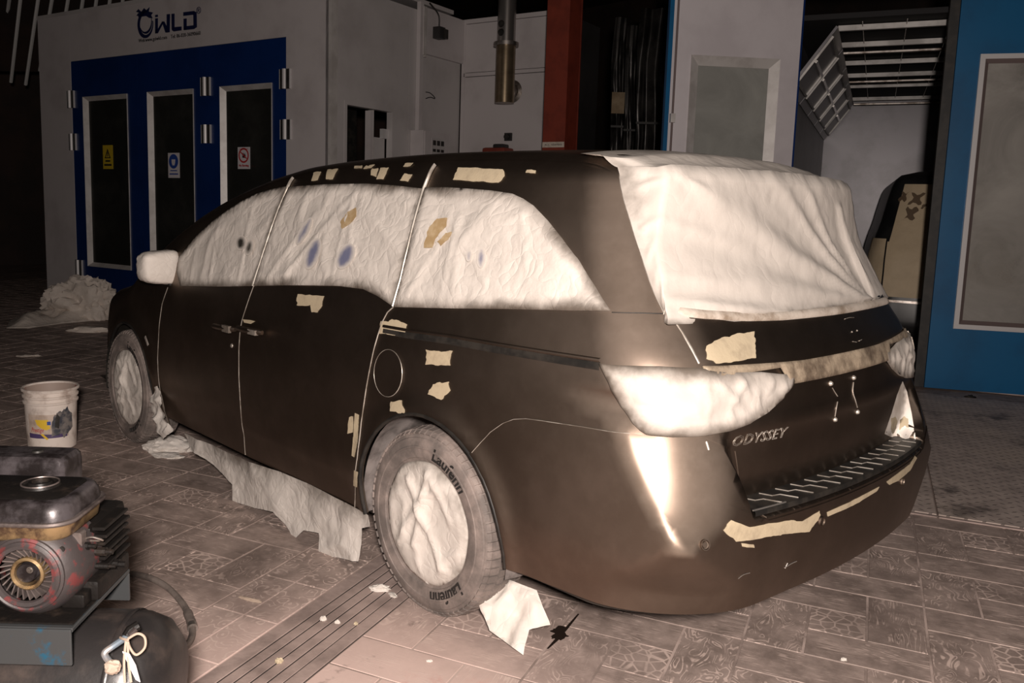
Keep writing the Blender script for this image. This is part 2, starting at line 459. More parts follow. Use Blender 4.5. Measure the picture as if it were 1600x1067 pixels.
def ragged(poly, amp, step, seed):
    """roughens an outline (hand-applied filler)"""
    L = resample(poly, step); c = L.mean(0); r = np.random.default_rng(seed)
    d = L - c; n = np.linalg.norm(d, axis=1, keepdims=True)
    k = r.normal(0, amp, len(L)); k = 0.6 * k + 0.4 * np.roll(k, 1)
    return L + d / n * k[:, None]

# ------------------------------------------------------------------ MINIVAN
van = empty('minivan', (0, 0, 0), 0, 'dark bronze minivan with paper-masked windows and filler patches, parked on the patterned tiles', 'minivan')
van.location = (0, 0, 0)
def xs(x): return S2 + x - A_
def arch_pts(ax, r, za, zb):
    """wheel arch outline from its tail side (height za) to its nose side (height zb)"""
    th = np.linspace(math.pi - math.asin((za - WZ) / r), math.asin((zb - WZ) / r), 28)
    return [(xs(ax + r * math.cos(t)), WZ + r * math.sin(t)) for t in th]
ARR, ARF = 0.425, 0.415
RARCH = arch_pts(RAX, ARR, 0.325, 0.275); FARCH = arch_pts(FAX, ARF, 0.275, 0.27)
def body_half():
    bot = [(0, 0.385), (S1, 0.372), (S2 - 0.25, 0.335), (S2, 0.328)] + RARCH + [(xs(2.6), 0.27)] + FARCH + [(S3 + 0.45, 0.26), (S4, 0.25), (S5, 0.25)]
    top = [(S5, 0.72), (S4, 0.74), (S3 + 0.5, 0.80)] + [(xs(x), float(pE(np.array(x))) - 0.012 - 0.10 * max(0, (x - 4.2))) for x in (4.5, 4.28, 3.98, 3.57, 3.18, 2.7, 2.45, 2.07, 1.52, 1.11, 0.8)]
    top += [(S2 - 0.05, 1.71), (S1 + 0.45, 1.695), (S1, 1.69), (0, 1.70)]
    return np.array(bot + top)
crease = pix([(975, 681), (987, 707), (1000, 735), (1019, 768), (1040, 800), (1062, 824)])
cx_ = resample(crease, 0.008, False)
cextra = np.concatenate([cx_, cx_ + [0.008, 0], cx_ - [0.008, 0], cx_ + [0.018, 0], cx_ - [0.018, 0]])
sx_ = np.array([(float(pSeamY(np.array(z))) + d, z) for z in np.arange(0.66, 0.93, 0.012) for d in (-0.055, -0.042, -0.028, -0.014, 0.0)])
zx_ = np.array([(s, z) for s in np.arange(0.01, 0.72, 0.02) for z in (0.648, 0.652, 0.655, 0.66, 0.667, 0.675, 0.682)])
bextra = np.concatenate([cextra, sx_, zx_])
_h = body_half(); _h = _h[_h[:, 0] > 1e-9]
shell = panel('body_shell', np.concatenate([_h, mir(_h)[::-1]]), M['paint'], van, 0.0, 0.034, 0.02, extra=np.concatenate([bextra, mir(bextra)]))
# roof and bonnet skin: same surface, seen from above
def top_skin(name, x0, x1, mat, off=0.0015, step=0.035, yk=0.012, rim=0.0):
    L = []
    for x in np.linspace(x0, x1, 40):
        w = float(pW(np.array(float(pE(np.array(x))))) - 0.11 * max((x - 3.4) / 1.75, 0) ** 2 - 0.045 * max((1.2 - x) / 1.2, 0) ** 2 * 1.7)
        L.append((x, max(w - yk, 0.3)))
    poly = np.array(L + [(x, -y) for x, y in L[::-1]])
    V, T, ed = flat_mesh(poly, step)
    O = np.stack([V[:, 0], V[:, 1], np.full(len(V), 2.0)], 1); D = np.zeros_like(O); D[:, 2] = -1
    P, hit = march(O, D, 0, 1.7, 30); N = gradF(P)
    return skin(name, P + N * off, T, N, mat, van, None, rim)
top_skin('roof', 0.44, 3.30, M['paint'])
top_skin('windscreen_masking', 3.30, 4.26, M['paper_smooth'], 0.003, yk=0.09)
top_skin('windscreen_frame', 3.30, 4.26, M['paint'], 0.0)
top_skin('bonnet', 4.26, 4.98, M['paint'])

# --- left side: outlines found on the photograph, laid onto the body surface
belt_f = pix([(284, 447), (340, 448), (397, 447)])
belt_m = pix([(397, 447), (440, 446), (481, 446), (530, 447), (569, 452), (592, 463), (616, 479)])
belt_q = pix([(616, 480), (700, 482), (780, 483), (870, 485), (956, 487)])
seam_a = pix([(263, 449), (254, 475), (249, 515), (247, 560), (251, 610), (259, 645), (266, 667)])
seam_b = pix([(397, 447), (388, 472), (379, 500), (376, 515), (374, 545), (374, 590), (377, 640), (382, 680), (384, 710)])
seam_c = pix([(616, 479), (606, 488), (597, 505), (585, 545), (574, 600), (565, 660), (559, 715), (556, 760), (555, 792)])
pil_b = pix([(397, 447), (408, 412), (423, 366), (440, 320), (452, 291), (459, 279)])
pil_c = pix([(616, 479), (627, 440), (640, 386), (655, 327), (664, 295), (672, 275), (681, 259)])
sill_z = 0.285
def zdrop(poly, z): return [(p[0], z) for p in poly]
front_door = list(seam_a) + [(seam_a[-1][0], sill_z), (seam_b[-1][0], sill_z)] + list(seam_b[::-1]) + list(belt_f[::-1])
slide_door = list(seam_b) + [(seam_b[-1][0], sill_z), (seam_c[-1][0], sill_z)] + list(seam_c[::-1]) + list(belt_m[::-1])
tail_seam = pix([(1040, 489), (1052, 499), (1066, 520), (1080, 545), (1092, 568)])
bump_seam = pix([(738, 707), (752, 691), (767, 675), (787, 661), (803, 655), (822, 654), (846, 657), (912, 667), (960, 675), (985, 677)])
lamp_bot = pix([(985, 677), (1010, 680), (1050, 683), (1101, 681)])
tg_edge = pix([(1102, 684), (1112, 716), (1124, 752), (1137, 789)])
win_f = pix([(284, 447), (278, 425), (281, 402), (309, 368), (333, 347), (356, 330), (380, 315), (400, 305), (426, 297), (451, 292)]) 
win_f = np.concatenate([win_f, pil_b[3::-1], belt_f[1:0:-1]])
win_m = np.concatenate([pil_b[:4], pix([(453, 293), (512, 289), (575, 288), (620, 291), (663, 296)]), pil_c[3::-1], belt_m[-2:0:-1]])
win_q = np.concatenate([pil_c[:4], pix([(666, 294), (700, 294), (733, 296), (770, 299), (803, 304), (820, 312), (835, 322), (857, 345), (878, 371), (899, 399), (930, 446), (955, 486)]), belt_q[-2::-1]])
def creased(amp, scale, seed, ridges=(), base=0.006, fade=0.05):
    def f(V, P, ed):
        k = sstep(ed / fade)
        d = ridged(P, scale, seed) ** 3 * amp + fbm(P, scale * 2.3, seed + 5) * amp * 0.35
        for a, b, h, w in ridges:
            a = np.array(a); b = np.array(b); ab = b - a; t = np.clip(((V - a) @ ab) / (ab @ ab), 0, 1)
            q = np.linalg.norm(V - a - t[:, None] * ab, axis=1)
            d = d + h * np.exp(-(q / w) ** 2) * (1 - 0.6 * t)
        return base + np.maximum(d * k, -0.004)
    return f
def mirrored(o):
    """the same piece on the other side of the vehicle"""
    c = o.copy(); COL.objects.link(c); c.scale = (1, -1, 1); return c
def whole(poly):
    """closes a left half-outline (from s = 0 round to s = 0) across the centre line"""
    L = [tuple(map(float, p)) for p in poly]; k = max(i for i in range(len(L)) if abs(L[i][0]) < 1e-9 and abs(L[i - 1][0]) < 1e-9) if abs(L[0][0]) > 1e-9 else 0
    if k == 0 and abs(L[-1][0]) > 1e-9: k = 1
    L = L[k:] + L[:k]
    H = [p for p in L if abs(p[0]) > 1e-9]
    return np.array(H + [(-p[0], p[1]) for p in H[::-1]])
def both(name, poly, mat, mirror=True, **kw):
    o = panel(name, poly, mat, van, **kw)
    if mirror: mirrored(o)
    return o
dF = both('front_door', front_door, M['paint_door'])
dS = both('sliding_door', slide_door, M['paint_door'])
def RD(a, b, h=0.012, w=0.012):
    q = pix([a, b]); return (q[0], q[1], h, w)
rf = [RD((330, 440), (345, 350), .008), RD((375, 440), (400, 320), .008), RD((300, 440), (310, 380), .006)]
rm = [RD((420, 440), (500, 330), .010), RD((450, 430), (560, 300), .012), RD((560, 300), (520, 440), .008), RD((640, 320), (580, 300), .008), RD((610, 460), (560, 420), .010), RD((480, 440), (400, 430), .008)]
rq = [RD((720, 340), (690, 470), .007), RD((820, 330), (830, 470), .006), RD((640, 460), (690, 380), .008), RD((900, 440), (860, 400), .008), RD((760, 440), (700, 330), .006)]
for nm, poly, sd, rr in (('window_masking', win_f, 3.1, rf), ('window_masking', win_m, 5.7, rm), ('window_masking', win_q, 9.3, rq)):
    both(nm, poly, M['paper'], step=0.018, rim=0.006, disp=creased(0.008, 3.6, sd, rr), edge=True)
# light lines: pale strips in place of the edge glints along the shut lines
for o, line, w in ((dF, seam_a, 0.004), (dF, seam_b, 0.005), (dS, seam_c, 0.005)):
    ribbon('edge_strip', line, M['seam'], o, w, 0.0045)
ribbon('pillar_strip', pil_b, M['seam'], van, 0.012, 0.014, 0.02, 0.012)
ribbon('pillar_strip', pil_c, M['seam'], van, 0.010, 0.014, 0.02, 0.012)

# --- rear bumper, tailgate
ARCH_LOW = [p for p in RARCH if p[1] < bump_seam[0][1] and p[0] < xs(RAX)]
bumper = [(0, 0.385), (S1, 0.372), (S2 - 0.25, 0.335), (S2, 0.328)] + ARCH_LOW + list(bump_seam) + list(lamp_bot[1:]) + list(tg_edge) + [(0.60, 0.640), (0.3, 0.640), (0, 0.640)]
bmp = panel('rear_bumper', whole(bumper), M['paint'], van, 0.003, 0.025, extra=np.concatenate([bextra, mir(bextra)]))
val = [(0, 0.382), (S1, 0.369), (S2 - 0.25, 0.332), (S2, 0.325), (xs(RAX - ARR - 0.005), 0.325), (xs(RAX - ARR - 0.005), 0.285), (S2 - 0.25, 0.285), (S1, 0.315), (0, 0.325)]
panel('bumper_underside_shade', whole(val), M['black'], van, -0.045, 0.03, 0.004)  # black strip for the dark underside and the shadow beneath the bumper
ribbon('edge_strip', bump_seam[:], M['seam'], bmp, 0.0022, 0.0042)
lamp_o = pix([(939, 569), (985, 572), (1030, 573), (1090, 576)])
glass_b = pix([(1040, 490), (1100, 496), (1160, 499), (1220, 499), (1250, 498)])
bar_top = pix([(1096, 573), (1150, 575), (1190, 573), (1235, 566)])
ug = list(glass_b) + [(0, glass_b[-1][1])] + [(0, bar_top[-1][1])] + list(bar_top[::-1]) + list(tail_seam[::-1])
ug = np.array([(max(p[0], 0.0), p[1]) for p in ug])
zb = float(bar_top[-1][1]); zg = float(glass_b[-1][1])
print('zb zg', zb, zg, tail_seam[0], tail_seam[-1], tg_edge[-1], lamp_bot[-1])
tgU = np.array([tail_seam[0], (0.5, zg + 0.002), (0.25, zg - 0.004), (0, zg - 0.006), (0, zb), (0.35, zb), tail_seam[-1], tail_seam[3], tail_seam[2], tail_seam[1]])
tg = panel('tailgate', whole(tgU), M['paint'], van, 0.003, 0.025)
lowg = np.array([(0, zb - 0.055), (0.30, zb - 0.055), (0.42, zb - 0.09)] + [tuple(tg_edge[0])] + [tuple(q) for q in tg_edge[1:]] + [(0.58, 0.692), (0, 0.692)])
lowg = np.array([(min(p[0], float(pSeamY(np.array(p[1]))) - 0.045), p[1]) if p[1] < 0.86 else tuple(p) for p in lowg])
tgl = panel('tailgate_lower', whole(lowg), M['paint'], van, 0.003, 0.025, 0.003)
ribbon('edge_strip', tail_seam, M['seam'], tg, 0.009, 0.005)
ribbon('edge_strip', pix([(1103, 690), (1107, 703)]), M['seam'], tgl, 0.008, 0.006)
# spare-side belt crease under the quarter window
ribbon('belt_shadow_strip', pix([(956, 488), (1000, 489), (1039, 490)]), M['black'], van, 0.004, 0.002)
# D-pillar shut line beside the rear glass
dpil = pix([(969, 268), (972, 300), (985, 345), (1003, 402), (1021, 455), (1037, 488)])
ribbon('edge_strip', dpil, M['seam'], tg, 0.005, 0.004)
# sliding-door rail slot: dark recess under a pressed lip
rail_t = pix([(600, 512), (640, 519), (700, 527), (780, 541), (860, 554), (938, 566)])
ribbon('door_rail', rail_t - [0, 0.012], M['black'], van, 0.026, 0.0035, 0.03, 0.003)
ribbon('door_rail_lip', rail_t + [0, 0.006], M['paint'], van, 0.014, 0.009, 0.03, 0.008)
# tail lamps under paper, and the taped light bar between them
lampL = np.concatenate([lamp_o, pix([(1130, 583), (1185, 582), (1238, 586), (1236, 600), (1220, 622), (1195, 645), (1168, 662), (1135, 673), (1101, 681), (1050, 683), (1012, 679), (990, 663), (972, 635), (955, 602)])])
rl = [RD((1105, 585), (1165, 650), .010, .012), RD((1150, 590), (1175, 640), .008), RD((1000, 590), (1010, 660), .006), RD((1100, 580), (1100, 676), .008, .01)]
both('lamp_masking', lampL, M['paper_smooth'], step=0.014, rim=0.008, disp=creased(0.010, 9.0, 2.2, rl, 0.010, 0.03), edge=True)
panel('light_bar_masking', whole([(0, zb), (0.30, zb), tuple(bar_top[0]), tuple(pix([(1103, 590)])[0]), (0.42, zb - 0.012), (0.385, zb - 0.066), (0.2, zb - 0.066), (0, zb - 0.066)]), M['tape'], van, step=0.016, rim=0.008,
      disp=creased(0.006, 12.0, 4.2, [], 0.010, 0.02), edge=True)
# highlight painted pale on the horn of the right-hand bumper corner, with two sanded filler spots
def on_right(pts): return pix(pts)

# --- filler patches
def decal(name, poly_px, mat, parent, off, step=7.0, rim=0.002):
    """thin patch on the body whose outline was traced on the photograph"""
    V, T, ed = flat_mesh(np.asarray(poly_px, float), step)
    D = np.array([ray(*p) for p in V]); O = np.repeat(CAM_C[None], len(D), 0)
    P, hit = march(O, D, 1.2, 6.5, 70); N = gradF(P)
    return skin(name, P + N * off, T, N, mat, parent, None, rim)
def filler(pts, parent, seed, amp=0.004, off=0.0048):
    return decal('filler_patch', ragged(np.array(pts, float), amp * 330, 4.0, seed), M['filler'], parent, off)
filler([(467, 460), (507, 463), (504, 478), (497, 489), (488, 487), (486, 479), (465, 477)], dS, 1)
filler([(596, 502), (620, 500), (637, 507), (633, 521), (618, 524), (592, 520)], van, 2, off=0.003)
filler([(667, 547), (706, 549), (704, 571), (667, 569)], van, 3, off=0.003)
filler([(677, 600), (702, 596), (703, 610), (690, 625), (669, 616)], van, 4, off=0.003)
filler([(611, 627), (628, 626), (633, 646), (609, 643)], van, 5, off=0.003)
filler([(547, 652), (553, 650), (552, 675), (544, 678)], dS, 6, 0.002)
filler([(556, 645), (562, 648), (560, 690), (555, 715), (551, 712)], van, 7, 0.002, 0.0055)
filler([(555, 734), (561, 736), (559, 760), (554, 758)], van, 8, 0.002, 0.0055)
filler([(1102, 541), (1130, 527), (1177, 519), (1180, 560), (1122, 569), (1103, 561)], tg, 9)
filler([(716, 262), (787, 265), (790, 275), (780, 286), (709, 281)], van, 10, 0.003, 0.003)
filler([(824, 266), (838, 267), (837, 271), (822, 270)], van, 11, 0.002, 0.003)
for k, q in enumerate([[(490, 270), (502, 269), (497, 282), (487, 283)], [(513, 266), (529, 264), (520, 280), (509, 281)], [(582, 264), (592, 263), (588, 276), (580, 274)],
                       [(595, 263), (608, 262), (599, 280), (589, 280)], [(633, 272), (645, 273), (638, 284), (626, 282)], [(555, 260), (567, 259), (565, 263), (555, 263)],
                       [(572, 259), (585, 258), (580, 263), (569, 264)], [(634, 256), (646, 255), (641, 260), (630, 261)]]):
    filler(q, van, 20 + k, 0.002, 0.003)
filler([(1128, 828), (1140, 812), (1170, 823), (1235, 812), (1252, 814), (1280, 797), (1276, 812), (1262, 830), (1225, 834), (1180, 842), (1150, 845)], bmp, 40, 0.004)
filler([(1290, 800), (1330, 782), (1372, 760), (1368, 767), (1330, 790), (1292, 806)], bmp, 41, 0.002)
filler([(1384, 752), (1400, 740), (1420, 725), (1428, 712), (1431, 715), (1420, 735), (1402, 750), (1388, 757)], bmp, 42, 0.002)
filler([(1157, 848), (1176, 850), (1177, 855), (1158, 853)], bmp, 43, 0.002)

# --- rear window under one taut sheet that also wraps the roof spoiler
def rear_sheet():
    zs = [1.232, 1.25, 1.30, 1.36, 1.42, 1.48, 1.54, 1.60, 1.65, 1.685]
    rx = pchip([1.22, 1.24, 1.36, 1.48, 1.60, 1.69], [0.262, 0.272, 0.328, 0.380, 0.398, 0.405])
    ry = pchip([1.22, 1.24, 1.36, 1.48, 1.60, 1.69], [0.820, 0.812, 0.775, 0.735, 0.700, 0.672])
    cxm = pchip([1.22, 1.24, 1.36, 1.48, 1.60, 1.69], [0.172, 0.178, 0.242, 0.292, 0.318, 0.330])
    rows = []
    zf = np.interp(np.linspace(0, 1, 46), np.linspace(0, 1, len(zs)), zs)
    nU = 96
    for z in zf:
        X, Y, C = float(rx(np.array(z))), float(ry(np.array(z))), float(cxm(np.array(z)))
        row = []
        zz = z
        sl = float(np.interp(z, [q[1] for q in dpil[::-1]], [q[0] for q in dpil[::-1]]))
        Pb, Nb = surf(np.array([sl]), np.array([min(z, 1.69)])); Pb = Pb[0] + Nb[0] * 0.006
        for k in range(nU + 1):
            u = -1 + 2 * k / nU
            au = abs(u); sg = -1 if u < 0 else 1
            if au > 0.86:
                t = (au - 0.86) / 0.14; x = X + (Pb[0] - X) * t; y = Y + (Pb[1] - Y) * t - 0.0 * t
            else:
                t = au / 0.86; y = Y * t; x = C + (X - C) * t ** 2.4
            row.append((x, -sg * y, zz - 0.012 * (1 - au) * (z < 1.24)))
        rows.append(row)
    # over the spoiler lip and forward along the roof
    top = rows[-1]
    for q in np.linspace(0.06, 1, 14):
        row = []
        for k in range(nU + 1):
            x, y, z = top[k]; xe = 0.80 - 0.10 * abs(y)
            xx = x + (xe - x) * q
            yy = y * (1 + 0.02 * q)
            zr = float(pE(np.array(xx))) + 0.045 * (1 - (yy / 0.72) ** 2) + 0.006
            lift = 0.045 * math.exp(-q * 6) * (1 - (y / 0.8) ** 6)
            row.append((xx, yy, max(z, 0) + (zr - z) * min(1, q * 2.2) + lift * (q > 0)))
        rows.append(row)
    G = np.array(rows); nr, nc, _ = G.shape
    V = G.reshape(-1, 3)
    # folds: pulled from the lower right corner, gathered at the left edge
    U = np.repeat(np.linspace(-1, 1, nc)[None], nr, 0).ravel(); Wv = np.repeat(np.linspace(0, 1.30, nr)[:, None], nc, 1).ravel()
    d = np.zeros(len(V)); Q = np.stack([U * 0.8, Wv * 0.45], 1)
    src = np.array([0.40, 0.035])
    def fold(a, b, h, w0, w1):
        nonlocal d
        a = np.array(a); b = np.array(b); ab = b - a; t = np.clip(((Q - a) @ ab) / (ab @ ab), 0, 1)
        q = np.linalg.norm(Q - a - t[:, None] * ab, axis=1); w = w0 + (w1 - w0) * t
        d += h * np.exp(-(q / w) ** 2) * (0.35 + 0.65 * np.sin(np.pi * np.clip(t * 0.85 + 0.08, 0, 1)))
    fold(src, (-0.62, 0.40), 0.026, 0.006, 0.085); fold(src, (-0.10, 0.44), 0.016, 0.006, 0.040); fold(src, (0.12, 0.43), 0.014, 0.006, 0.030)
    fold(src, (-0.68, 0.20), 0.012, 0.006, 0.05); fold((0.45, 0.02), (0.43, 0.34), 0.026, 0.012, 0.03)
    fold((-0.66, 0.10), (-0.20, 0.03), 0.016, 0.012, 0.025); fold((-0.68, 0.30), (-0.30, 0.22), 0.008, 0.01, 0.03)
    fold((-0.68, 0.16), (-0.1, 0.10), 0.008, 0.01, 0.035); fold((-0.66, 0.46), (-0.45, 0.34), 0.010, 0.01, 0.03)
    d -= 0.004
    for k in range(11):
        t = 0.03 + 0.40 * k / 10
        fold((-0.80, t + 0.012 * math.sin(k * 4.1)), (-0.70 + 0.03 * math.sin(k * 2.3), t + 0.05 + 0.02 * math.sin(k * 1.7)), 0.004 + 0.003 * math.sin(k * 3.3), 0.006, 0.012)
    for k in range(9):
        fold((-0.62 + 0.13 * k, 0.0), (-0.58 + 0.13 * k, 0.03), 0.007, 0.010, 0.012)
    ed = np.minimum(np.minimum((1 - np.abs(U)) * 0.8, Wv * 0.45), (1.30 - Wv) * 0.45)
    d = d * sstep(ed / 0.05) + fbm(V, 9.0, 3.3, 3) * 0.004 * sstep(ed / 0.03)
    # outward normal of the unfolded sheet
    du = np.gradient(G, axis=1); dv = np.gradient(G, axis=0); N = np.cross(du, dv).reshape(-1, 3); N /= np.maximum(np.linalg.norm(N, axis=1, keepdims=True), 1e-9)
    if (N[:, 0] * (1)).mean() > 0: N = -N
    N[N[:, 0] > 0.6] *= 1
    V = V + N * d[:, None]
    T = []
    for r in range(nr - 1):
        for c in range(nc - 1):
            a = r * nc + c; T += [(a, a + 1, a + nc + 1), (a, a + nc + 1, a + nc)]
    wv = np.where(Wv < 0.5, ed, np.maximum(ed, 0.03))
    return skin('rear_window_masking', V, np.array(T), N, M['paper_smooth'], van, np.minimum(wv * 0.7 + 0.004, 0.3), 0.0, False)
rear_sheet()
ribbon('tape_strip', pix([(1036, 487), (1100, 495), (1160, 498), (1220, 497), (1300, 489), (1385, 472)]) + [0, 0.006], M['tape_pale'], van, 0.034, 0.012, 0.02, 0.010)

# --- small fittings at the rear
def at_px(px, py):
    D = np.array([ray(px, py)]); P, h = march(CAM_C[None], D, 1.0, 6, 80); return P[0], gradF(P)[0]
def disc_on(name, px, py, prof, mat, parent, n=20):
    P, N = at_px(px, py); z = Vector(N.tolist()); x = z.orthogonal().normalized(); y = z.cross(x)
    m = MB(); m.lathe(prof, n, frame_matrix(P, x, y, z)); return m.build(name, mat, parent)
for px, py in ((1100, 851), (1282, 814), (1408, 752)):
    o = disc_on('parking_sensor', px, py, [(0.0, 0.006), (0.0085, 0.006), (0.0095, 0.003), (0.0125, 0.004), (0.014, 0.0085), (0.016, 0.0085), (0.017, 0.0)], M['paint'], bmp)
for a, b in ((1296, 599), (1332, 590), (1303, 655), (1338, 643)):
    disc_on('plate_fastener', a, b, [(0, 0.012), (0.005, 0.0115), (0.0085, 0.007), (0.0095, 0.002), (0.0095, 0)], M['seam'], tgl, 9)
def surf_tube(name, pts, r, mat, parent, off=0.004):
    q = [at_px(*p) for p in pts]; m = MB(); m.tube(spline([P + N * off for P, N in q], 5), r, 6); return m.build(name, mat, parent)
for pts in ([(1299, 606), (1303, 613), (1307, 619)], [(1332, 597), (1331, 612), (1335, 626), (1338, 636)], [(1303, 650), (1305, 638), (1307, 628)]):
    surf_tube('paint_run', pts, 0.0016, M['seam'], tgl)
for a, b in ((1330, 519), (1338, 517)): disc_on('emblem_stud', a, b, [(0, 0.005), (0.003, 0.005), (0.0035, 0)], M['seam'], tg, 8)
surf_tube('emblem_mark', [(1319, 499), (1326, 497), (1333, 497)], 0.0012, M['seam'], tg)
surf_tube('emblem_mark', [(1331, 534), (1337, 535)], 0.0012, M['seam'], tg); surf_tube('emblem_mark', [(1341, 533), (1345, 531)], 0.0012, M['seam'], tg)
surf_tube('bare_scratch', [(1152, 903), (1160, 897), (1170, 894)], 0.0012, M['chrome'], bmp)
surf_tube('bare_scratch', [(1224, 886), (1236, 879), (1243, 876)], 0.0016, M['chrome'], bmp); surf_tube('bare_scratch', [(1225, 887), (1229, 879)], 0.0014, M['chrome'], bmp)
# model lettering: only the outlines of the removed letters remain
def outline_text(txt, size):
    cu = bpy.data.curves.new('lettering', 'FONT'); cu.body = txt; cu.size = size; cu.fill_mode = 'NONE'; cu.bevel_depth = 0.0009; cu.bevel_resolution = 0
    cu.shear = 0.25; cu.space_character = 1.05; cu.resolution_u = 2
    ob = bpy.data.objects.new('lettering', cu); COL.objects.link(ob)
    me = bpy.data.meshes.new_from_object(ob.evaluated_get(bpy.context.evaluated_depsgraph_get()))
    bpy.data.objects.remove(ob); return me
me = outline_text('ODYSSEY', 0.048)
co = np.array([v.co[:] for v in me.vertices]); q0, q1 = pix([(1143, 697), (1229, 681)])
wd = co[:, 0].max() - co[:, 0].min(); t = (co[:, 0] - co[:, 0].min()) / wd
Pp, Nn = surf(q0[0] + (q1[0] - q0[0]) * t, q0[1] + (q1[1] - q0[1]) * t + co[:, 1])
Pp = Pp + Nn * (0.0035 + co[:, 2])[:, None]
for v, p in zip(me.vertices, Pp): v.co = p
link_mesh('lettering', me, M['seam'], tgl, False)
# bumper step with zigzag ribs
def step_xy(y, k): return float(pX0(np.array(0.645)) + 0.135 * abs(y) ** 2.1 + 0.004 + k * 0.112)
m = MB(); ys = np.linspace(-0.655, 0.655, 41); vs = []; fs = []
for y in ys:
    for k, z in ((0.02, 0.664), (0.05, 0.6705), (0.98, 0.6745), (0.98, 0.655), (0.02, 0.655)): vs.append((step_xy(y, k), y, z + 0.004))
for i in range(40):
    for k in range(5): fs.append((i * 5 + k, i * 5 + (k + 1) % 5, i * 5 + 5 + (k + 1) % 5, i * 5 + 5 + k))
m.add(vs, fs); stp = m.build('bumper_step', M['black'], van)
for k in range(14):
    y = 0.585 - k * 0.0855
    pts = [(step_xy(y, 0.92), y, 0.679), (step_xy(y - 0.016, 0.60), y - 0.016, 0.678), (step_xy(y - 0.050, 0.56), y - 0.050, 0.6775), (step_xy(y - 0.072, 0.13), y - 0.072, 0.6765)]
    m = MB(); m.tube(pts, 0.0017, 5); m.build('rib', M['seam'], stp)
m = MB(); m.tube([(step_xy(y, 0.10), y, 0.676) for y in np.linspace(0.655, 0.50, 8)], 0.003, 6); m.build('rib', M['chrome'], stp)
# highlight on the far bumper horn, painted as a pale patch
decal('horn_glint_patch', [(1409, 596), (1416, 612), (1424, 645), (1430, 680), (1431, 692), (1412, 690), (1390, 682), (1381, 677), (1392, 645), (1401, 615)], M['horn_glint'], bmp, 0.004, 6)
decal('filler_patch', ragged(np.array([(1391, 654), (1397, 650), (1400, 657), (1399, 668), (1393, 676), (1390, 668)], float), 0.8, 4, 3), M['filler'], bmp, 0.006, 5)
decal('filler_patch', ragged(np.array([(1404, 655), (1412, 651), (1419, 654), (1420, 670), (1413, 680), (1405, 672)], float), 0.8, 4, 4), M['filler'], bmp, 0.006, 5)
# crumpled paper stub on the far lamp
def crumple(name, c, sx, sy, sz, seed, mat, parent=None, rz=0.0, sub=4, amp=0.30, flat=True):
    bm = bmesh.new(); bmesh.ops.create_icosphere(bm, subdivisions=sub, radius=1.0)
    cr, sr = math.cos(rz), math.sin(rz)
    for v in bm.verts:
        n = v.co.normalized()
        k = 1 + amp * (noise.noise(n * 1.9 + Vector((seed, seed, 0))) + 0.55 * (1 - 2 * abs(noise.noise(n * 4.2 + Vector((0, seed, seed))))) - 0.25 + 0.18 * noise.noise(n * 9 + Vector((seed, 0, 0))))
        p = Vector((n.x * sx * k, n.y * sy * k, n.z * sz * k))
        if flat: p.z = max(p.z, -0.30 * sz)
        v.co = Vector((p.x * cr - p.y * sr, p.x * sr + p.y * cr, p.z + (0.30 * sz if flat else 0))) + Vector(c)
    me = bpy.data.meshes.new(name); bm.to_mesh(me); bm.free()
    at = me.attributes.new('edge', 'FLOAT', 'POINT'); at.data.foreach_set('value', [0.3] * len(me.vertices))
    return link_mesh(name, me, mat, parent, True, 28)
Pq = on_y(1413, 548, -0.885)
crumple('lamp_masking', Pq, 0.035, 0.035, 0.085, 3.0, M['tape_pale'], van, 0, 4, 0.25, False)

# --- fuel flap, handles, mirror, tapes on the flank
th = np.linspace(0, 2 * math.pi, 33)
ffc = [(607.5 + 22 * math.cos(t), 583 + 37 * math.sin(t)) for t in th]
ff = panel('fuel_flap', pix(ffc[:-1]), M['paint'], van, 0.004, 0.03, 0.003)
ribbon('edge_strip', pix(ffc), M['seam'], ff, 0.0025, 0.0052)
def handle(pts, parent):
    L = resample(pix(pts), 0.02, False); P, N = surf(L[:, 0], L[:, 1]); m = MB(); n = len(P)
    off = 0.012 + 0.030 * np.sin(np.pi * np.clip(np.linspace(0.06, 0.94, n), 0, 1)) ** 0.5
    m.tube([P[i] + N[i] * off[i] for i in range(n)], [0.015 if 0 < i < n - 1 else 0.011 for i in range(n)], 8)
    return m.build('door_handle', M['paint'], parent)
h1 = handle([(341, 509), (357, 512), (375, 515)], dF); h2 = handle([(379, 512), (397, 516), (417, 520)], dS)
m = MB(); P, N = at_px(367, 514); m.obox(P + N * 0.046, (1, 0, 0), (0, 0, 1), (0, 1, 0), 0.035, 0.017, 0.008); m.build('tape_strip', M['paper_low'], h1)
m = MB(); P, N = at_px(408, 519); m.obox(P + N * 0.040, (1, 0, 0), (0, 0, 1), (0, 1, 0), 0.035, 0.012, 0.014); m.build('tape_strip', M['paper_low'], h2)
decal('filler_patch', [(381, 499), (392, 500), (400, 502), (393, 506), (383, 504)], M['filler'], dS, 0.006, 4)
disc_on('lock_cylinder', 363, 540, [(0, 0.006), (0.010, 0.006), (0.012, 0)], M['seam'], dF, 10)
ribbon('tape_strip', pix([(248, 606), (253, 626), (261, 651)]), M['paper'], van, 0.022, 0.008)
ribbon('tape_strip', pix([(228, 526), (233, 540)]), M['paper'], van, 0.022, 0.008)
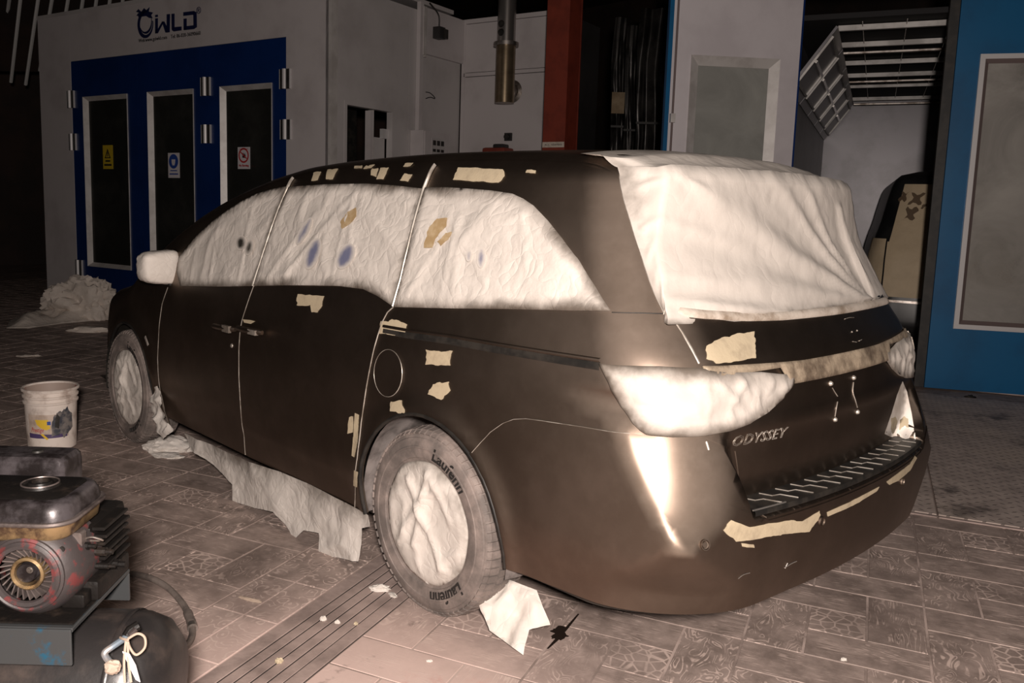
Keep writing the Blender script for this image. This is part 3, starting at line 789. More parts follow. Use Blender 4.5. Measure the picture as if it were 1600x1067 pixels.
def mirror_cover():
    bm = bmesh.new(); bmesh.ops.create_cube(bm, size=1)
    bmesh.ops.subdivide_edges(bm, edges=list(bm.edges), cuts=9, use_grid_fill=True)
    for v in bm.verts:
        p = v.co * 2; q = Vector((p.x, p.y, p.z)); L = (abs(q.x) ** 4 + abs(q.y) ** 4 + abs(q.z) ** 4) ** 0.25
        q = q / L
        k = 1 + 0.05 * noise.noise(q * 2.1) + 0.05 * (1 - 2 * abs(noise.noise(q * 4.5)))
        v.co = Vector((3.60 + q.x * 0.075 * k, 1.005 + q.y * 0.112 * k, 1.172 + q.z * 0.092 * k * (1 - 0.10 * q.y)))
    me = bpy.data.meshes.new('mirror_masking'); bm.to_mesh(me); bm.free()
    at = me.attributes.new('edge', 'FLOAT', 'POINT'); at.data.foreach_set('value', [0.3] * len(me.vertices))
    o = link_mesh('mirror_masking', me, M['paper'], van, True, None)
    m = MB(); m.box(3.55, 3.72, 0.86, 0.97, 1.065, 1.10, 0.012, 2); m.build('mirror_arm', M['black'], van)
    mirrored(o)
mirror_cover()

# --- wheels
def wheel(ax, sg, named=True):
    Mx = Matrix.Translation((ax, 0, WR)) @ Matrix.Rotation(-math.pi / 2, 4, 'X')       # lathe axis z -> +y
    y1, y0 = 0.985, 0.755; mid = (y0 + y1) / 2
    prof = [(0.215, y0 + 0.02), (0.235, y0 + 0.004), (0.27, y0 - 0.004), (0.315, y0 - 0.004), (0.340, y0 + 0.010), (0.352, y0 + 0.028),
            (0.358, y0 + 0.05), (0.358, mid), (0.358, y1 - 0.05), (0.352, y1 - 0.028), (0.346, y1 - 0.016), (0.337, y1 - 0.008), (0.330, y1 - 0.0065), (0.327, y1 - 0.002),
            (0.312, y1 + 0.003), (0.298, y1 + 0.004), (0.296, y1 + 0.0065), (0.290, y1 + 0.0065), (0.288, y1 + 0.004), (0.27, y1 + 0.002), (0.252, y1 - 0.001), (0.250, y1 - 0.006), (0.235, y1 - 0.012), (0.215, y1 - 0.02)]
    m = MB(); m.lathe(prof, 64, Mx, False); tire = m.build('tire', M['rubber'], van, True, 30)
    m = MB(); nb = 66
    ribs = [(y0 + 0.022, y0 + 0.060), (y0 + 0.068, y0 + 0.098), (y0 + 0.104, y0 + 0.128), (y0 + 0.134, y0 + 0.164), (y0 + 0.172, y0 + 0.210)]
    for ri, (a, b) in enumerate(ribs):
        for k in range(nb):
            t0 = (k + 0.10 + 0.5 * (ri % 2)) / nb * 2 * math.pi; t1 = (k + 0.90 + 0.5 * (ri % 2)) / nb * 2 * math.pi
            vs = []
            for r in (0.350, 0.365):
                for y, t in ((a, t0), (b, t0), (b, t1), (a, t1)):
                    rr = r - (0.006 if (ri in (0, 4) and ((y == a and ri == 0) or (y == b and ri == 4))) else 0)
                    vs.append((ax + rr * math.cos(t), y, WR + rr * math.sin(t)))
            m.add(vs, [(4, 5, 6, 7), (0, 1, 5, 4), (1, 2, 6, 5), (2, 3, 7, 6), (3, 0, 4, 7)])
    # shoulder lugs
    for k in range(nb):
        t0 = (k + 0.15) / nb * 2 * math.pi; t1 = (k + 0.85) / nb * 2 * math.pi; vs = []
        for r, y in ((0.358, y1 - 0.030), (0.343, y1 - 0.008)):
            for dd in (-0.004, 0.002):
                for t in (t0, t1): vs.append((ax + (r + dd) * math.cos(t), y + dd, WR + (r + dd) * math.sin(t)))
        m.add(vs, [(2, 3, 7, 6), (0, 1, 3, 2), (4, 5, 7, 6), (0, 2, 6, 4), (1, 3, 7, 5)])
    m.build('tread', M['rubber'], tire, False)
    # lettering round the sidewall
    for txt, th0, R, sz in (('Laufenn', 8, 0.262, 0.066), ('Laufenn', 128, 0.262, 0.066)):
        me = text_mesh(txt, sz, 0.0012, 0.0012, 'LEFT', 0.15)
        for v in me.vertices:
            r = R + v.co.y; a = math.radians(th0) + v.co.x * 1.0 / (R + 0.02)
            v.co = Vector((ax - r * math.sin(a), y1 + 0.0042 + v.co.z, WR + r * math.cos(a)))
        link_mesh('lettering', me, M['rubber_dark'], tire, False)
    # paper disc over the rim
    V, T, ed = flat_mesh(np.array([(0.238 * math.cos(t) * (1 + 0.012 * math.sin(9 * t)), 0.238 * math.sin(t) * (1 + 0.012 * math.cos(7 * t))) for t in np.linspace(0, 2 * math.pi, 60)[:-1]]), 0.014)
    P = np.stack([ax + V[:, 0], np.full(len(V), y1 - 0.006), WR + V[:, 1]], 1)
    d = (np.maximum(ridged(P, 5.0, ax * 3.3), 0) ** 4 * 0.012 + fbm(P, 9, ax) * 0.005) * sstep(ed / 0.06) + 0.006 * sstep(ed / 0.02)
    for a_, b_, h in (((-.02, .2), (.05, -.1), .016), ((.1, .15), (-.12, -.15), .014), ((.0, .12), (.15, -.12), .012), ((-.15, .05), (-.05, .18), .012)):
        a_ = np.array(a_); b_ = np.array(b_); ab = b_ - a_; t = np.clip(((V - a_) @ ab) / (ab @ ab), 0, 1); d += h * np.exp(-(np.linalg.norm(V - a_ - t[:, None] * ab, axis=1) / 0.016) ** 2) * sstep(ed / 0.05)
    P[:, 1] += d
    N = np.zeros_like(P); N[:, 1] = 1
    skin('wheel_masking', P, T, N, M['paper'], tire, ed * 0.5 + 0.022, 0.01, False)
    if sg < 0: tire.scale = (1, -1, 1)
    return tire
for ax in (RAX, FAX):
    for sg in (1, -1): wheel(ax, sg)
for ax, r in ((RAX, ARR), (FAX, ARF)):
    for sg in (1, -1):
        m = MB(); vs = []; fs = []; n = 30
        for i in range(n + 1):
            t = math.pi * (-0.06 + 1.12 * i / n)
            for y, rr in ((0.965, r + 0.004), (0.90, r + 0.012), (0.60, r + 0.02), (0.55, 0.25), (0.55, 0.0)):
                wob = 0.006 * math.sin(9 * t + y * 30) if rr > r and y < 0.95 else 0
                vs.append((ax + (rr + wob) * math.cos(t), sg * y, WZ + (rr + wob) * math.sin(t)))
        for i in range(n):
            for k in range(4): fs.append((i * 5 + k, i * 5 + k + 1, i * 5 + 6 + k, i * 5 + 5 + k))
        m.add(vs, fs); m.build('wheel_arch_liner', M['film'] if ax == RAX else M['black'], van, True, None)
        ln = np.array(RARCH if ax == RAX else FARCH)
        o = ribbon('arch_lip', ln * [1, 1], M['black'], van, 0.016, 0.006, 0.03, 0.012)
        if sg < 0: o.scale = (1, -1, 1)
m = MB(); m.box(1.66, 3.74, -0.90, 0.90, 0.24, 0.34, 0.02); m.box(0.20, 0.80, -0.70, 0.70, 0.36, 0.46, 0.02); m.box(0.75, 1.7, -0.53, 0.53, 0.30, 0.5, 0.02); m.box(3.7, 4.9, -0.53, 0.53, 0.22, 0.5, 0.02)
m.build('underbody', M['black'], van)

# --- paper skirts taped along the sill and behind the rear wheel
def plane_sheet(name, poly, O, n, mat, parent, amp=0.03, scale=7.0, step=0.02, seed=1.0, px=True, edge0=0.3, ups=None):
    O = np.asarray(O, float); n = np.asarray(n, float); n = n / np.linalg.norm(n)
    ex = np.cross((0, 0, 1), n); ex = ex / np.linalg.norm(ex) if np.linalg.norm(ex) > 1e-3 else np.array([1., 0, 0]); ey = np.cross(n, ex)
    P3 = np.array([on_plane(*p, O, n) for p in poly]) if px else np.array(poly, float)
    Q = np.stack([(P3 - O) @ ex, (P3 - O) @ ey], 1)
    V, T, ed = flat_mesh(Q, step)
    P = O + V[:, :1] * ex + V[:, 1:] * ey
    d = ridged(P, scale, seed) ** 2 * amp + fbm(P, scale * 2, seed) * amp * 0.5
    if ups is not None: d = d * ups(P)
    P = P + n * d[:, None]; N = np.repeat(n[None], len(P), 0)
    eg = np.full(len(P), edge0)
    return P, T, N, eg, ed
sk = [(289, 676), (335, 697), (382, 718), (438, 737), (485, 757), (554, 792), (576, 805), (580, 822), (566, 825), (563, 876), (504, 867), (498, 833), (476, 828), (463, 843), (448, 818), (433, 798), (400, 793), (366, 783), (364, 757), (345, 738), (325, 720), (300, 699)]
P, T, N, eg, ed = plane_sheet('x', sk, (2.5, 0.955, 0), (0, 1, 0), None, None, 0.020, 3.0, 0.016, 2.0, ups=lambda P: sstep((0.31 - P[:, 2]) / 0.12))
zt = np.interp(P[:, 0], [1.6, 2.6, 3.5], [0.30, 0.30, 0.30])
skin('sill_masking', P, T, N, M['paper_low'], van, np.maximum(zt - P[:, 2], 0) * 0.32, 0.0, False)
P, T, N, eg, ed = plane_sheet('x', [(734, 890), (790, 905), (842, 925), (860, 976), (828, 985), (820, 1025), (765, 985), (748, 940)], (0.95, 1.02, 0.0), (-0.25, 0.75, 0.60), None, None, 0.03, 7.0, 0.016, 4.0)
P[:, 2] = np.maximum(P[:, 2], 0.004)
skin('wheel_masking_flap', P, T, N, M['paper'], van, eg, 0.0, False)
P, T, N, eg, ed = plane_sheet('x', [(243, 605), (248, 603), (262, 652), (271, 672), (256, 686), (246, 660), (236, 640)], (3.9, 1.01, 0.2), (0, 1, 0.1), None, None, 0.03, 8.0, 0.014, 6.0)
skin('wheel_masking_flap', P, T, N, M['paper_low'], van, eg, 0.0, False)
# dark spray marks, blue marks and torn tape on the window papers
def paper_decal(name, poly, mat, off=0.021, step=5.0): return decal(name, poly, mat, van, off, step)
def spot_mat(name, col, rad):
    m, nt, b = node_mat(name); T = NT(nt)
    at = T.n('ShaderNodeAttribute', attribute_name='edge').outputs['Fac']; nz = T.noise(T.pos(), 40, 3)
    f = T.ramp(T.math('ADD', at, T.math('MULTIPLY', T.math('SUBTRACT', nz, 0.5), 0.5 * rad)), 0.0, rad)
    nt.links.new(T.mix(f, (0.70, 0.645, 0.59, 1), rgba(col)), b.inputs['Base Color']); b.inputs['Roughness'].default_value = 0.6
    return m
M['spot_black'] = spot_mat('black_spray_mark', (0.03, 0.027, 0.022), 7.0); M['spot_blue'] = spot_mat('blue_spray_mark', (0.17, 0.18, 0.28), 9.0)
SPOTS = [(381, 381, 9, 12, 0.1, 'spot_black', 1), (394, 388, 6.5, 13, 0.25, 'spot_black', 2), (480, 363, 7, 24, 0.5, 'spot_blue', 3), (494, 398, 11, 26, 0.35, 'spot_blue', 4),
         (545, 402, 13, 22, 0.5, 'spot_blue', 5), (757, 405, 7, 16, 0.05, 'spot_blue', 6), (738, 402, 5, 9, 0.1, 'spot_blue', 7)]
for cx, cy, rx, ry, an, mt, sd in SPOTS:
    th = np.linspace(0, 2 * math.pi, 20)[:-1]; c, s = math.cos(an), math.sin(an)
    poly = np.array([(cx + rx * math.cos(t) * c - ry * math.sin(t) * s, cy + rx * math.cos(t) * s + ry * math.sin(t) * c) for t in th])
    V, T, ed = flat_mesh(poly, 2.5); D = np.array([ray(*p) for p in V])
    P, hit = march(np.repeat(CAM_C[None], len(D), 0), D, 1.2, 6.5, 70); N = gradF(P)
    skin('spray_mark', P + N * 0.0185, T, N, M[mt], van, ed, 0, True)
M['torn_tape'] = plain('torn_brown_tape', (0.42, 0.29, 0.15), 0.6, 0, (0.55, 0.42, 0.26), 20, 0.4, 0.7)
paper_decal('torn_tape', ragged(np.array([(536, 350), (548, 334), (561, 327), (562, 340), (551, 353), (540, 359)], float), 1.0, 4, 1), M['torn_tape'], 0.019, 4)
paper_decal('torn_tape', ragged(np.array([(668, 382), (676, 358), (688, 344), (704, 343), (702, 356), (688, 370), (681, 388), (668, 389)], float), 1.0, 4, 2), M['torn_tape'], 0.019, 4)
paper_decal('torn_tape', ragged(np.array([(690, 379), (702, 366), (711, 364), (706, 376), (694, 386)], float), 1.0, 4, 3), M['torn_tape'], 0.019, 4)

# ================================================================== FLOOR
TAZ = math.radians(22.5); TA = np.array([math.cos(TAZ), math.sin(TAZ), 0]); TB = np.array([-math.sin(TAZ), math.cos(TAZ), 0])
def fl_(a, b, z=0.0): return TA * a + TB * b + np.array([0, 0, z])
def floor_mat(name, kind):
    """dusty stamped tile: pale dust sits in the relief lines of the pattern, oil and dirt lie over all"""
    m, nt, b = node_mat(name); T = NT(nt); v = T.obj(); w = T.pos()
    info = T.n('ShaderNodeObjectInfo').outputs['Random']
    vv = T.n('ShaderNodeVectorMath', operation='ADD', i_0=v, i_1=T.n('ShaderNodeCombineXYZ', i_Z=T.math('MULTIPLY', info, 37.0)).outputs[0]).outputs[0]
    def grain(stretch, freq, brk=0.0):
        mp = T.n('ShaderNodeMapping'); T.set(mp.inputs[0], vv); mp.inputs['Scale'].default_value = stretch
        nz = T.n('ShaderNodeTexNoise', i_Vector=mp.outputs[0], i_Scale=1.0, i_Detail=1.5, i_Distortion=0.6).outputs['Fac']
        s_ = T.ramp(T.math('SINE', T.math('MULTIPLY', nz, freq)), 0.40, 0.95)
        if brk: s_ = T.math('MULTIPLY', s_, T.ramp(T.noise(vv, brk, 3, 0.6), 0.42, 0.58))
        return s_
    if kind == 'plank': line = grain((2.2, 34.0, 1.0), 70.0, 9.0); amt = 0.75
    elif kind == 'plank_v': line = grain((30.0, 3.0, 1.0), 60.0, 10.0); amt = 0.85
    elif kind == 'flame': line = grain((15.0, 6.0, 1.0), 70.0, 14.0); amt = 0.95
    elif kind == 'pebble':
        vo = T.n('ShaderNodeTexVoronoi', feature='DISTANCE_TO_EDGE', i_Vector=vv, i_Scale=22.0); line = T.math('SUBTRACT', 1.0, T.ramp(vo.outputs['Distance'], 0.03, 0.10)); amt = 0.9
    elif kind == 'scroll':
        vo = T.n('ShaderNodeTexVoronoi', i_Vector=T.n('ShaderNodeVectorMath', operation='ADD', i_0=vv, i_1=T.n('ShaderNodeVectorMath', operation='SCALE', i_0=T.n('ShaderNodeTexNoise', i_Vector=vv, i_Scale=14.0).outputs['Color'], i_Scale=0.06).outputs[0]).outputs[0], i_Scale=13.0)
        line = T.math('MULTIPLY', T.ramp(T.math('SINE', T.math('MULTIPLY', vo.outputs['Distance'], 24.0)), 0.50, 0.95), T.ramp(T.noise(vv, 18.0, 2, 0.5), 0.38, 0.52)); amt = 0.9
    else: line = 0.0; amt = 0.0
    d1 = T.noise(w, 2.1, 6, 0.62); d2 = T.noise(w, 7.5, 6, 0.68); d4 = T.noise(w, 1.1, 5, 0.6)
    base = T.mix(T.ramp(d2, 0.30, 0.72), (0.21, 0.162, 0.141, 1), (0.40, 0.312, 0.276, 1))
    base = T.mix(T.math('MULTIPLY', T.ramp(d1, 0.48, 0.74), 0.60), base, (0.54, 0.425, 0.375, 1))
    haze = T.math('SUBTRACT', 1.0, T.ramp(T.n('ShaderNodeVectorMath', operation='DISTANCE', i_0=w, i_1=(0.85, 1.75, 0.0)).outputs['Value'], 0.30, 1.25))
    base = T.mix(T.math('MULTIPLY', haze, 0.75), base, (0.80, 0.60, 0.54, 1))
    if kind != 'none':
        f = T.math('MULTIPLY', line, T.math('MULTIPLY', T.ramp(d1, 0.30, 0.52), amt))
        base = T.mix(f, base, (0.66, 0.52, 0.46, 1))
    # worn oily dirt in large clouds and small stains
    base = T.mix(T.math('MULTIPLY', T.ramp(d4, 0.52, 0.68), 0.50), base, (0.085, 0.062, 0.052, 1))
    base = T.mix(T.math('MULTIPLY', T.ramp(T.noise(w, 3.1, 5, 0.7), 0.62, 0.72), 0.60), base, (0.055, 0.041, 0.034, 1))
    # overspray of red primer by the rear wheel
    dx = T.n('ShaderNodeVectorMath', operation='DISTANCE', i_0=w, i_1=(0.62, 1.42, 0.0)).outputs['Value']
    red = T.math('MULTIPLY', T.math('SUBTRACT', 1.0, T.ramp(dx, 0.05, 0.40)), T.ramp(T.noise(w, 11.0, 6, 0.7), 0.50, 0.72))
    base = T.mix(T.math('MULTIPLY', red, 0.8), base, (0.52, 0.16, 0.14, 1))
    nt.links.new(base, b.inputs['Base Color'])
    b.inputs['Roughness'].default_value = 0.62; b.inputs['Specular IOR Level'].default_value = 0.35
    h = T.math('ADD', T.math('MULTIPLY', line, 0.4), d2) if kind != 'none' else d2
    nt.links.new(T.bump(h, 0.2, 0.003), b.inputs['Normal'])
    return m
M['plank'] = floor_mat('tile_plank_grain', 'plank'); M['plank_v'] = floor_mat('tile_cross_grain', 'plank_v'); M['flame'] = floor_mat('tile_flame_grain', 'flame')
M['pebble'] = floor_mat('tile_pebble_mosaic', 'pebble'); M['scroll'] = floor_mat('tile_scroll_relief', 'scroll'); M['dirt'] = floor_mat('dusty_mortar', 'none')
M['joint'] = plain('pale_joint_dust', (0.52, 0.41, 0.365), 0.8, 0, (0.26, 0.20, 0.175), 3.0, 0.38, 0.58, space='pos')
floor = empty('floor', (0, 0, 0)); tag(floor, kind='structure')
m = MB(); m.box(-6, 22, -16, 8, -0.20, -0.0045); m.build('slab', M['dirt'], floor, False)
# one tile: pinwheel of four double blocks round a pebble block
PT = 0.63; q3 = PT / 3; g = 0.0035
def tile_mesh(var):
    mb = MB()
    rects = [(0, 1, 0, 2, 2), (0, 2, 2, 3, 0), (2, 3, 1, 3, 2), (1, 3, 0, 1, 0), (1, 2, 1, 2, 3)]     # a0,a1,b0,b1 in thirds, material
    if var: rects = [(0, 1, 0, 2, 1), (0, 2, 2, 3, 0), (2, 3, 1, 3, 2), (1, 3, 0, 1, 0), (1, 2, 1, 2, 3)]
    for a0, a1, b0, b1, mi in rects:
        mb.cur = mi
        x0, x1, y0, y1 = a0 * q3 + g, a1 * q3 - g, b0 * q3 + g, b1 * q3 - g; e = 0.002
        vs = [(x0, y0, -0.004), (x1, y0, -0.004), (x1, y1, -0.004), (x0, y1, -0.004), (x0 + e, y0 + e, 0), (x1 - e, y0 + e, 0), (x1 - e, y1 - e, 0), (x0 + e, y1 - e, 0)]
        mb.add(vs, [(4, 5, 6, 7), (0, 1, 5, 4), (1, 2, 6, 5), (2, 3, 7, 6), (3, 0, 4, 7)])
    mb.cur = 4
    mb.add([(0, 0, -0.0022), (PT, 0, -0.0022), (PT, PT, -0.0022), (0, PT, -0.0022)], [(0, 1, 2, 3)])
    return mb
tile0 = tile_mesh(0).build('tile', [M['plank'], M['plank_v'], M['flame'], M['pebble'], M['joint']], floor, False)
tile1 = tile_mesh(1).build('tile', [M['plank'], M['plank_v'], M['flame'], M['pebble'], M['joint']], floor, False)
tiles = []
A0, B0 = -0.29, 0.075                                    # a joint crossing found on the photograph
def vis(P):
    d = P - CAM_C; q = CAM_M @ d
    if q[2] < 0.4: return None
    return CAM_CX + CAM_F * q[0] / q[2], CAM_CY - CAM_F * q[1] / q[2], q[2]
cand = []
for ia in range(-9, 22):
    for ib in range(-16, 9):
        a = A0 + ia * PT; b = B0 + ib * PT
        if a + PT > 1.605 and a < 1.6 - 0.01: continue
        if a >= 1.59: a += 0.64 - 0.63 + 0.0       # tiles beyond the drain strip
        if a > 1.59: a = 2.24 + (ia - 3) * PT; b = b + 0.12 - PT
        if b < -1.9 and a < 1.15: continue        # steel plates lie here
        c = vis(fl_(a + PT / 2, b + PT / 2)); 
        if c is None or not (-160 < c[0] < 2350 and 300 < c[1] < 1400): continue
        cand.append((c[2], a, b, (ia * 7 + ib * 3) % 4))
cand.sort(); cand = cand[:298]
first = {0: True, 1: True}
for dpt, a, b, r in cand:
    src = tile1 if r % 3 == 1 else tile0; k = 1 if src is tile1 else 0
    if first[k]: o = src; first[k] = False
    else: o = src.copy(); COL.objects.link(o)
    rot = (0, 0, 0, 2)[r]
    cth = TAZ + rot * math.pi / 2; base = fl_(a, b)
    if rot == 2: base = fl_(a + PT, b + PT)
    o.location = base; o.rotation_euler = (0, 0, cth)
# scroll border tiles beside the drain
sc_m = None
for row, (a0, a1) in enumerate(((1.925, 2.078), (2.082, 2.235))):
    for k in range(-6, 12):
        b = -0.18 + k * 0.32
        c = vis(fl_(a0, b + 0.16))
        if c is None or not (-100 < c[0] < 1000): continue
        if sc_m is None:
            mb = MB(); e = 0.002; x1, y1 = 0.153, 0.316
            mb.add([(0, 0, -0.004), (x1, 0, -0.004), (x1, y1, -0.004), (0, y1, -0.004), (e, e, 0), (x1 - e, e, 0), (x1 - e, y1 - e, 0), (e, y1 - e, 0)], [(4, 5, 6, 7), (0, 1, 5, 4), (1, 2, 6, 5), (2, 3, 7, 6), (3, 0, 4, 7)])
            o = mb.build('border_tile', M['scroll'], floor, False); sc_m = o
        else: o = sc_m.copy(); COL.objects.link(o)
        o.location = fl_(a0, b); o.rotation_euler = (0, 0, TAZ)
# drain: steel frame with long slats and dark slots between them
M['slat'] = plain('dusty_drain_steel', (0.46, 0.355, 0.32), 0.6, 0.05, (0.26, 0.20, 0.18), 5, 0.35, 0.7, 0.3, 60, 'pos')
M['pit'] = plain('dark_drain_pit', (0.012, 0.010, 0.009), 0.9)
drain = empty('drain_grate', fl_(1.76, 0), TAZ, 'long slatted steel drain grate set in the floor under the rear wheel', 'drain grate')
mb = MB(); mb.box(-0.158, 0.158, -3.2, 2.6, -0.0044, -0.0040); mb.build('pit', M['pit'], drain, False)
widths = [0.056, 0.046, 0.046, 0.046, 0.046, 0.066]; x = -0.158
for i, w in enumerate(widths):
    for (y0, y1) in ((-3.2, -1.62), (-1.612, -0.02), (-0.012, 1.40), (1.41, 2.6)):
        mb = MB(); mb.box(x + 0.0022, x + w - 0.0022, y0, y1, -0.0038, -0.0002 + 0.0015 * (i in (0, 5)), 0.0012); mb.build('slat', M['slat'], drain, False)
    x += w + 0.0020
# checker plates before the second booth
def checker_mat():
    m, nt, b = node_mat('worn_checker_plate'); T = NT(nt); v = T.obj(); w = T.pos()
    sp = T.n('ShaderNodeSeparateXYZ', i_0=v); X = T.math('MULTIPLY', sp.outputs[0], 24.0); Y = T.math('MULTIPLY', sp.outputs[1], 24.0)
    u = T.math('ADD', X, Y); k = T.math('SUBTRACT', X, Y)
    fu = T.math('FRACT', T.math('MULTIPLY', u, 0.5)); fk = T.math('FRACT', T.math('MULTIPLY', k, 0.5))
    par = T.math('MODULO', T.math('ADD', T.math('FLOOR', T.math('MULTIPLY', u, 0.5)), T.math('FLOOR', T.math('MULTIPLY', k, 0.5))), 2.0)
    par = T.math('ABSOLUTE', par)
    def loz(a, c):
        p = T.math('MULTIPLY', T.math('ABSOLUTE', T.math('SUBTRACT', a, 0.5)), 2.6); q = T.math('MULTIPLY', T.math('ABSOLUTE', T.math('SUBTRACT', c, 0.5)), 8.0)
        return T.math('SUBTRACT', 1.0, T.ramp(T.math('ADD', p, q), 0.75, 1.05))
    mx = T.n('ShaderNodeMix'); T.set(mx.inputs[0], T.math('GREATER_THAN', par, 0.5)); T.set(mx.inputs[2], loz(fu, fk)); T.set(mx.inputs[3], loz(fk, fu)); h = mx.outputs[0]
    d = T.noise(w, 1.9, 6, 0.65); d2 = T.noise(w, 9.0, 5, 0.6)
    c = T.mix(T.ramp(d2, 0.3, 0.7), (0.40, 0.325, 0.29, 1), (0.58, 0.48, 0.425, 1))
    c = T.mix(T.math('MULTIPLY', T.ramp(d, 0.55, 0.66), 0.75), c, (0.05, 0.038, 0.033, 1))
    c = T.mix(T.math('MULTIPLY', T.ramp(T.noise(w, 1.1, 4, 0.5), 0.52, 0.70), 0.6), c, (0.60, 0.49, 0.41, 1))
    c = T.mix(T.math('MULTIPLY', h, 0.65), c, (0.05, 0.04, 0.036, 1))
    nt.links.new(c, b.inputs['Base Color']); b.inputs['Roughness'].default_value = 0.55; b.inputs['Metallic'].default_value = 0.1
    nt.links.new(T.bump(h, 0.8, 0.006), b.inputs['Normal']); return m
M['checker'] = checker_mat()
seam_x = -0.41
for x0, x1, lab in ((-3.2, seam_x - 0.004, 'worn checker plate in front of the blue booth door'), (seam_x + 0.004, 1.2, 'checker plate left of the plate seam, partly behind the minivan bumper')):
    pl_ = empty('steel_plate', fl_(0, -1.80), TAZ, lab, 'steel plate', 'checker plates before the booth')
    mb = MB(); mb.box(x0, x1, -3.55 - 0.15 * (x0 > -1), 0.0, -0.004, 0.010, 0.003); mb.build('plate', M['checker'], pl_, False)
    mb = MB(); mb.box(x0, x1, 0.0, 0.030, -0.004, 0.006, 0.002); mb.build('edge_bar', M['slat'], pl_, False)

# ================================================================== BUILDING
M['dark_wall'] = plain('dark_rusty_sheet', (0.022, 0.014, 0.011), 0.8, 0, (0.040, 0.022, 0.016), 1.2)
M['rib'] = plain('zinc_rib', (0.50, 0.48, 0.46), 0.45, 0.3, (0.3, 0.285, 0.27), 3)
M['roof_rib'] = plain('roof_rib_zinc_glint', (0.85, 0.84, 0.82), 0.4)  # reflection off the zinc put into a plain white
M['booth_white'] = plain('booth_panel_white', (0.56, 0.52, 0.52), 0.45, 0, (0.47, 0.43, 0.43), 1.6, 0.45, 0.75)
M['booth_side'] = plain('booth_panel_side', (0.52, 0.49, 0.485), 0.5, 0, (0.42, 0.39, 0.385), 1.4, 0.42, 0.75)
M['booth_blue'] = plain('deep_blue_enamel', (0.003, 0.024, 0.125), 0.38, 0, (0.002, 0.018, 0.095), 1.2)
M['alu'] = plain('aluminium_frame', (0.60, 0.57, 0.55), 0.4, 0.15, (0.48, 0.45, 0.43), 5)
M['dark_glass'] = plain('dark_booth_glass', (0.016, 0.016, 0.014), 0.22, 0, (0.035, 0.034, 0.030), 2.0, 0.4, 0.8)
M['hinge'] = plain('hinge_white', (0.62, 0.60, 0.60), 0.4, 0.2)
M['navy'] = plain('navy_print', (0.006, 0.010, 0.055), 0.5)
M['yellow'] = plain('yellow_sign', (0.52, 0.37, 0.02), 0.5); M['sign_white'] = plain('white_sign', (0.66, 0.62, 0.64), 0.5)
M['red_print'] = plain('red_print', (0.45, 0.03, 0.03), 0.5); M['blue_print'] = plain('blue_print', (0.02, 0.06, 0.30), 0.5); M['black_print'] = plain('black_print', (0.015, 0.015, 0.015), 0.5)
M['red_steel'] = plain('red_oxide_steel', (0.215, 0.035, 0.018), 0.55, 0, (0.16, 0.026, 0.014), 4)
M['grey_sheet'] = plain('grey_sheet_shaded_side', (0.045, 0.042, 0.043), 0.5, 0.2, (0.028, 0.026, 0.026), 1.5)  # grey sheet metal; also the painted shade of the heater's side
M['flue'] = plain('brown_flue_steel', (0.26, 0.20, 0.13), 0.32, 0.75, (0.16, 0.115, 0.07), 3)
M['flue_top'] = plain('bright_flue_steel', (0.38, 0.35, 0.33), 0.28, 0.85)
M['foil'] = plain('dark_foil_duct', (0.06, 0.056, 0.053), 0.33, 0.6, (0.02, 0.018, 0.017), 3, 0.4, 0.65, 0.3, 5)

BAZ = 0.2495; E1 = -np.array([math.cos(BAZ), math.sin(BAZ), 0]); NB = np.array([-math.sin(BAZ), math.cos(BAZ), 0]); ZZ = np.array([0, 0, 1.0])
KB = 1.15
def zk(z): return 1.571 + (z - 1.571) * KB
BO = CAM_C + (np.array([10.490, -0.4356, 0.0]) - CAM_C) * KB; BO[2] = 0.0                       # left foot of the first booth's front
def bp(u, z, d=0.0): return BO + E1 * u + NB * d + ZZ * z
def buv(px, py, d=0.0):
    P = on_plane(px, py, BO + NB * d, NB); return float((P - BO) @ E1), float(P[2])
def slab(mb, o, e, n, u0, u1, z0, z1, d0, d1):
    """box in a wall's own frame: along e, up, out along n"""
    c = o + e * (u0 + u1) / 2 + ZZ * (z0 + z1) / 2 + n * (d0 + d1) / 2
    mb.obox(c, e, ZZ, n, (u1 - u0) / 2, (z1 - z0) / 2, (d1 - d0) / 2); return mb
def bslab(mb, u0, u1, z0, z1, d0, d1): return slab(mb, BO, E1, NB, u0, u1, z0, z1, d0, d1)
def frame4(mb, o, e, n, u0, u1, z0, z1, w, d0, d1):
    slab(mb, o, e, n, u0, u0 + w, z0, z1, d0, d1); slab(mb, o, e, n, u1 - w, u1, z0, z1, d0, d1)
    slab(mb, o, e, n, u0 + w, u1 - w, z1 - w, z1, d0, d1); slab(mb, o, e, n, u0 + w, u1 - w, z0, z0 + w, d0, d1); return mb
def bevel_frame(mb, o, e, n, u0, u1, z0, z1, w, d0, d1):
    """window surround that slopes inward to the pane"""
    def pt(u, z, d): return o + e * u + ZZ * z + n * d
    O_ = [pt(u0, z0, d1), pt(u1, z0, d1), pt(u1, z1, d1), pt(u0, z1, d1)]
    I_ = [pt(u0 + w, z0 + w, d0), pt(u1 - w, z0 + w, d0), pt(u1 - w, z1 - w, d0), pt(u0 + w, z1 - w, d0)]
    B_2 = [pt(u0, z0, d0 - 0.02), pt(u1, z0, d0 - 0.02), pt(u1, z1, d0 - 0.02), pt(u0, z1, d0 - 0.02)]
    mb.add(O_ + I_ + B_2, [(i, (i + 1) % 4, 4 + (i + 1) % 4, 4 + i) for i in range(4)] + [(8 + i, 8 + (i + 1) % 4, (i + 1) % 4, i) for i in range(4)]); return mb

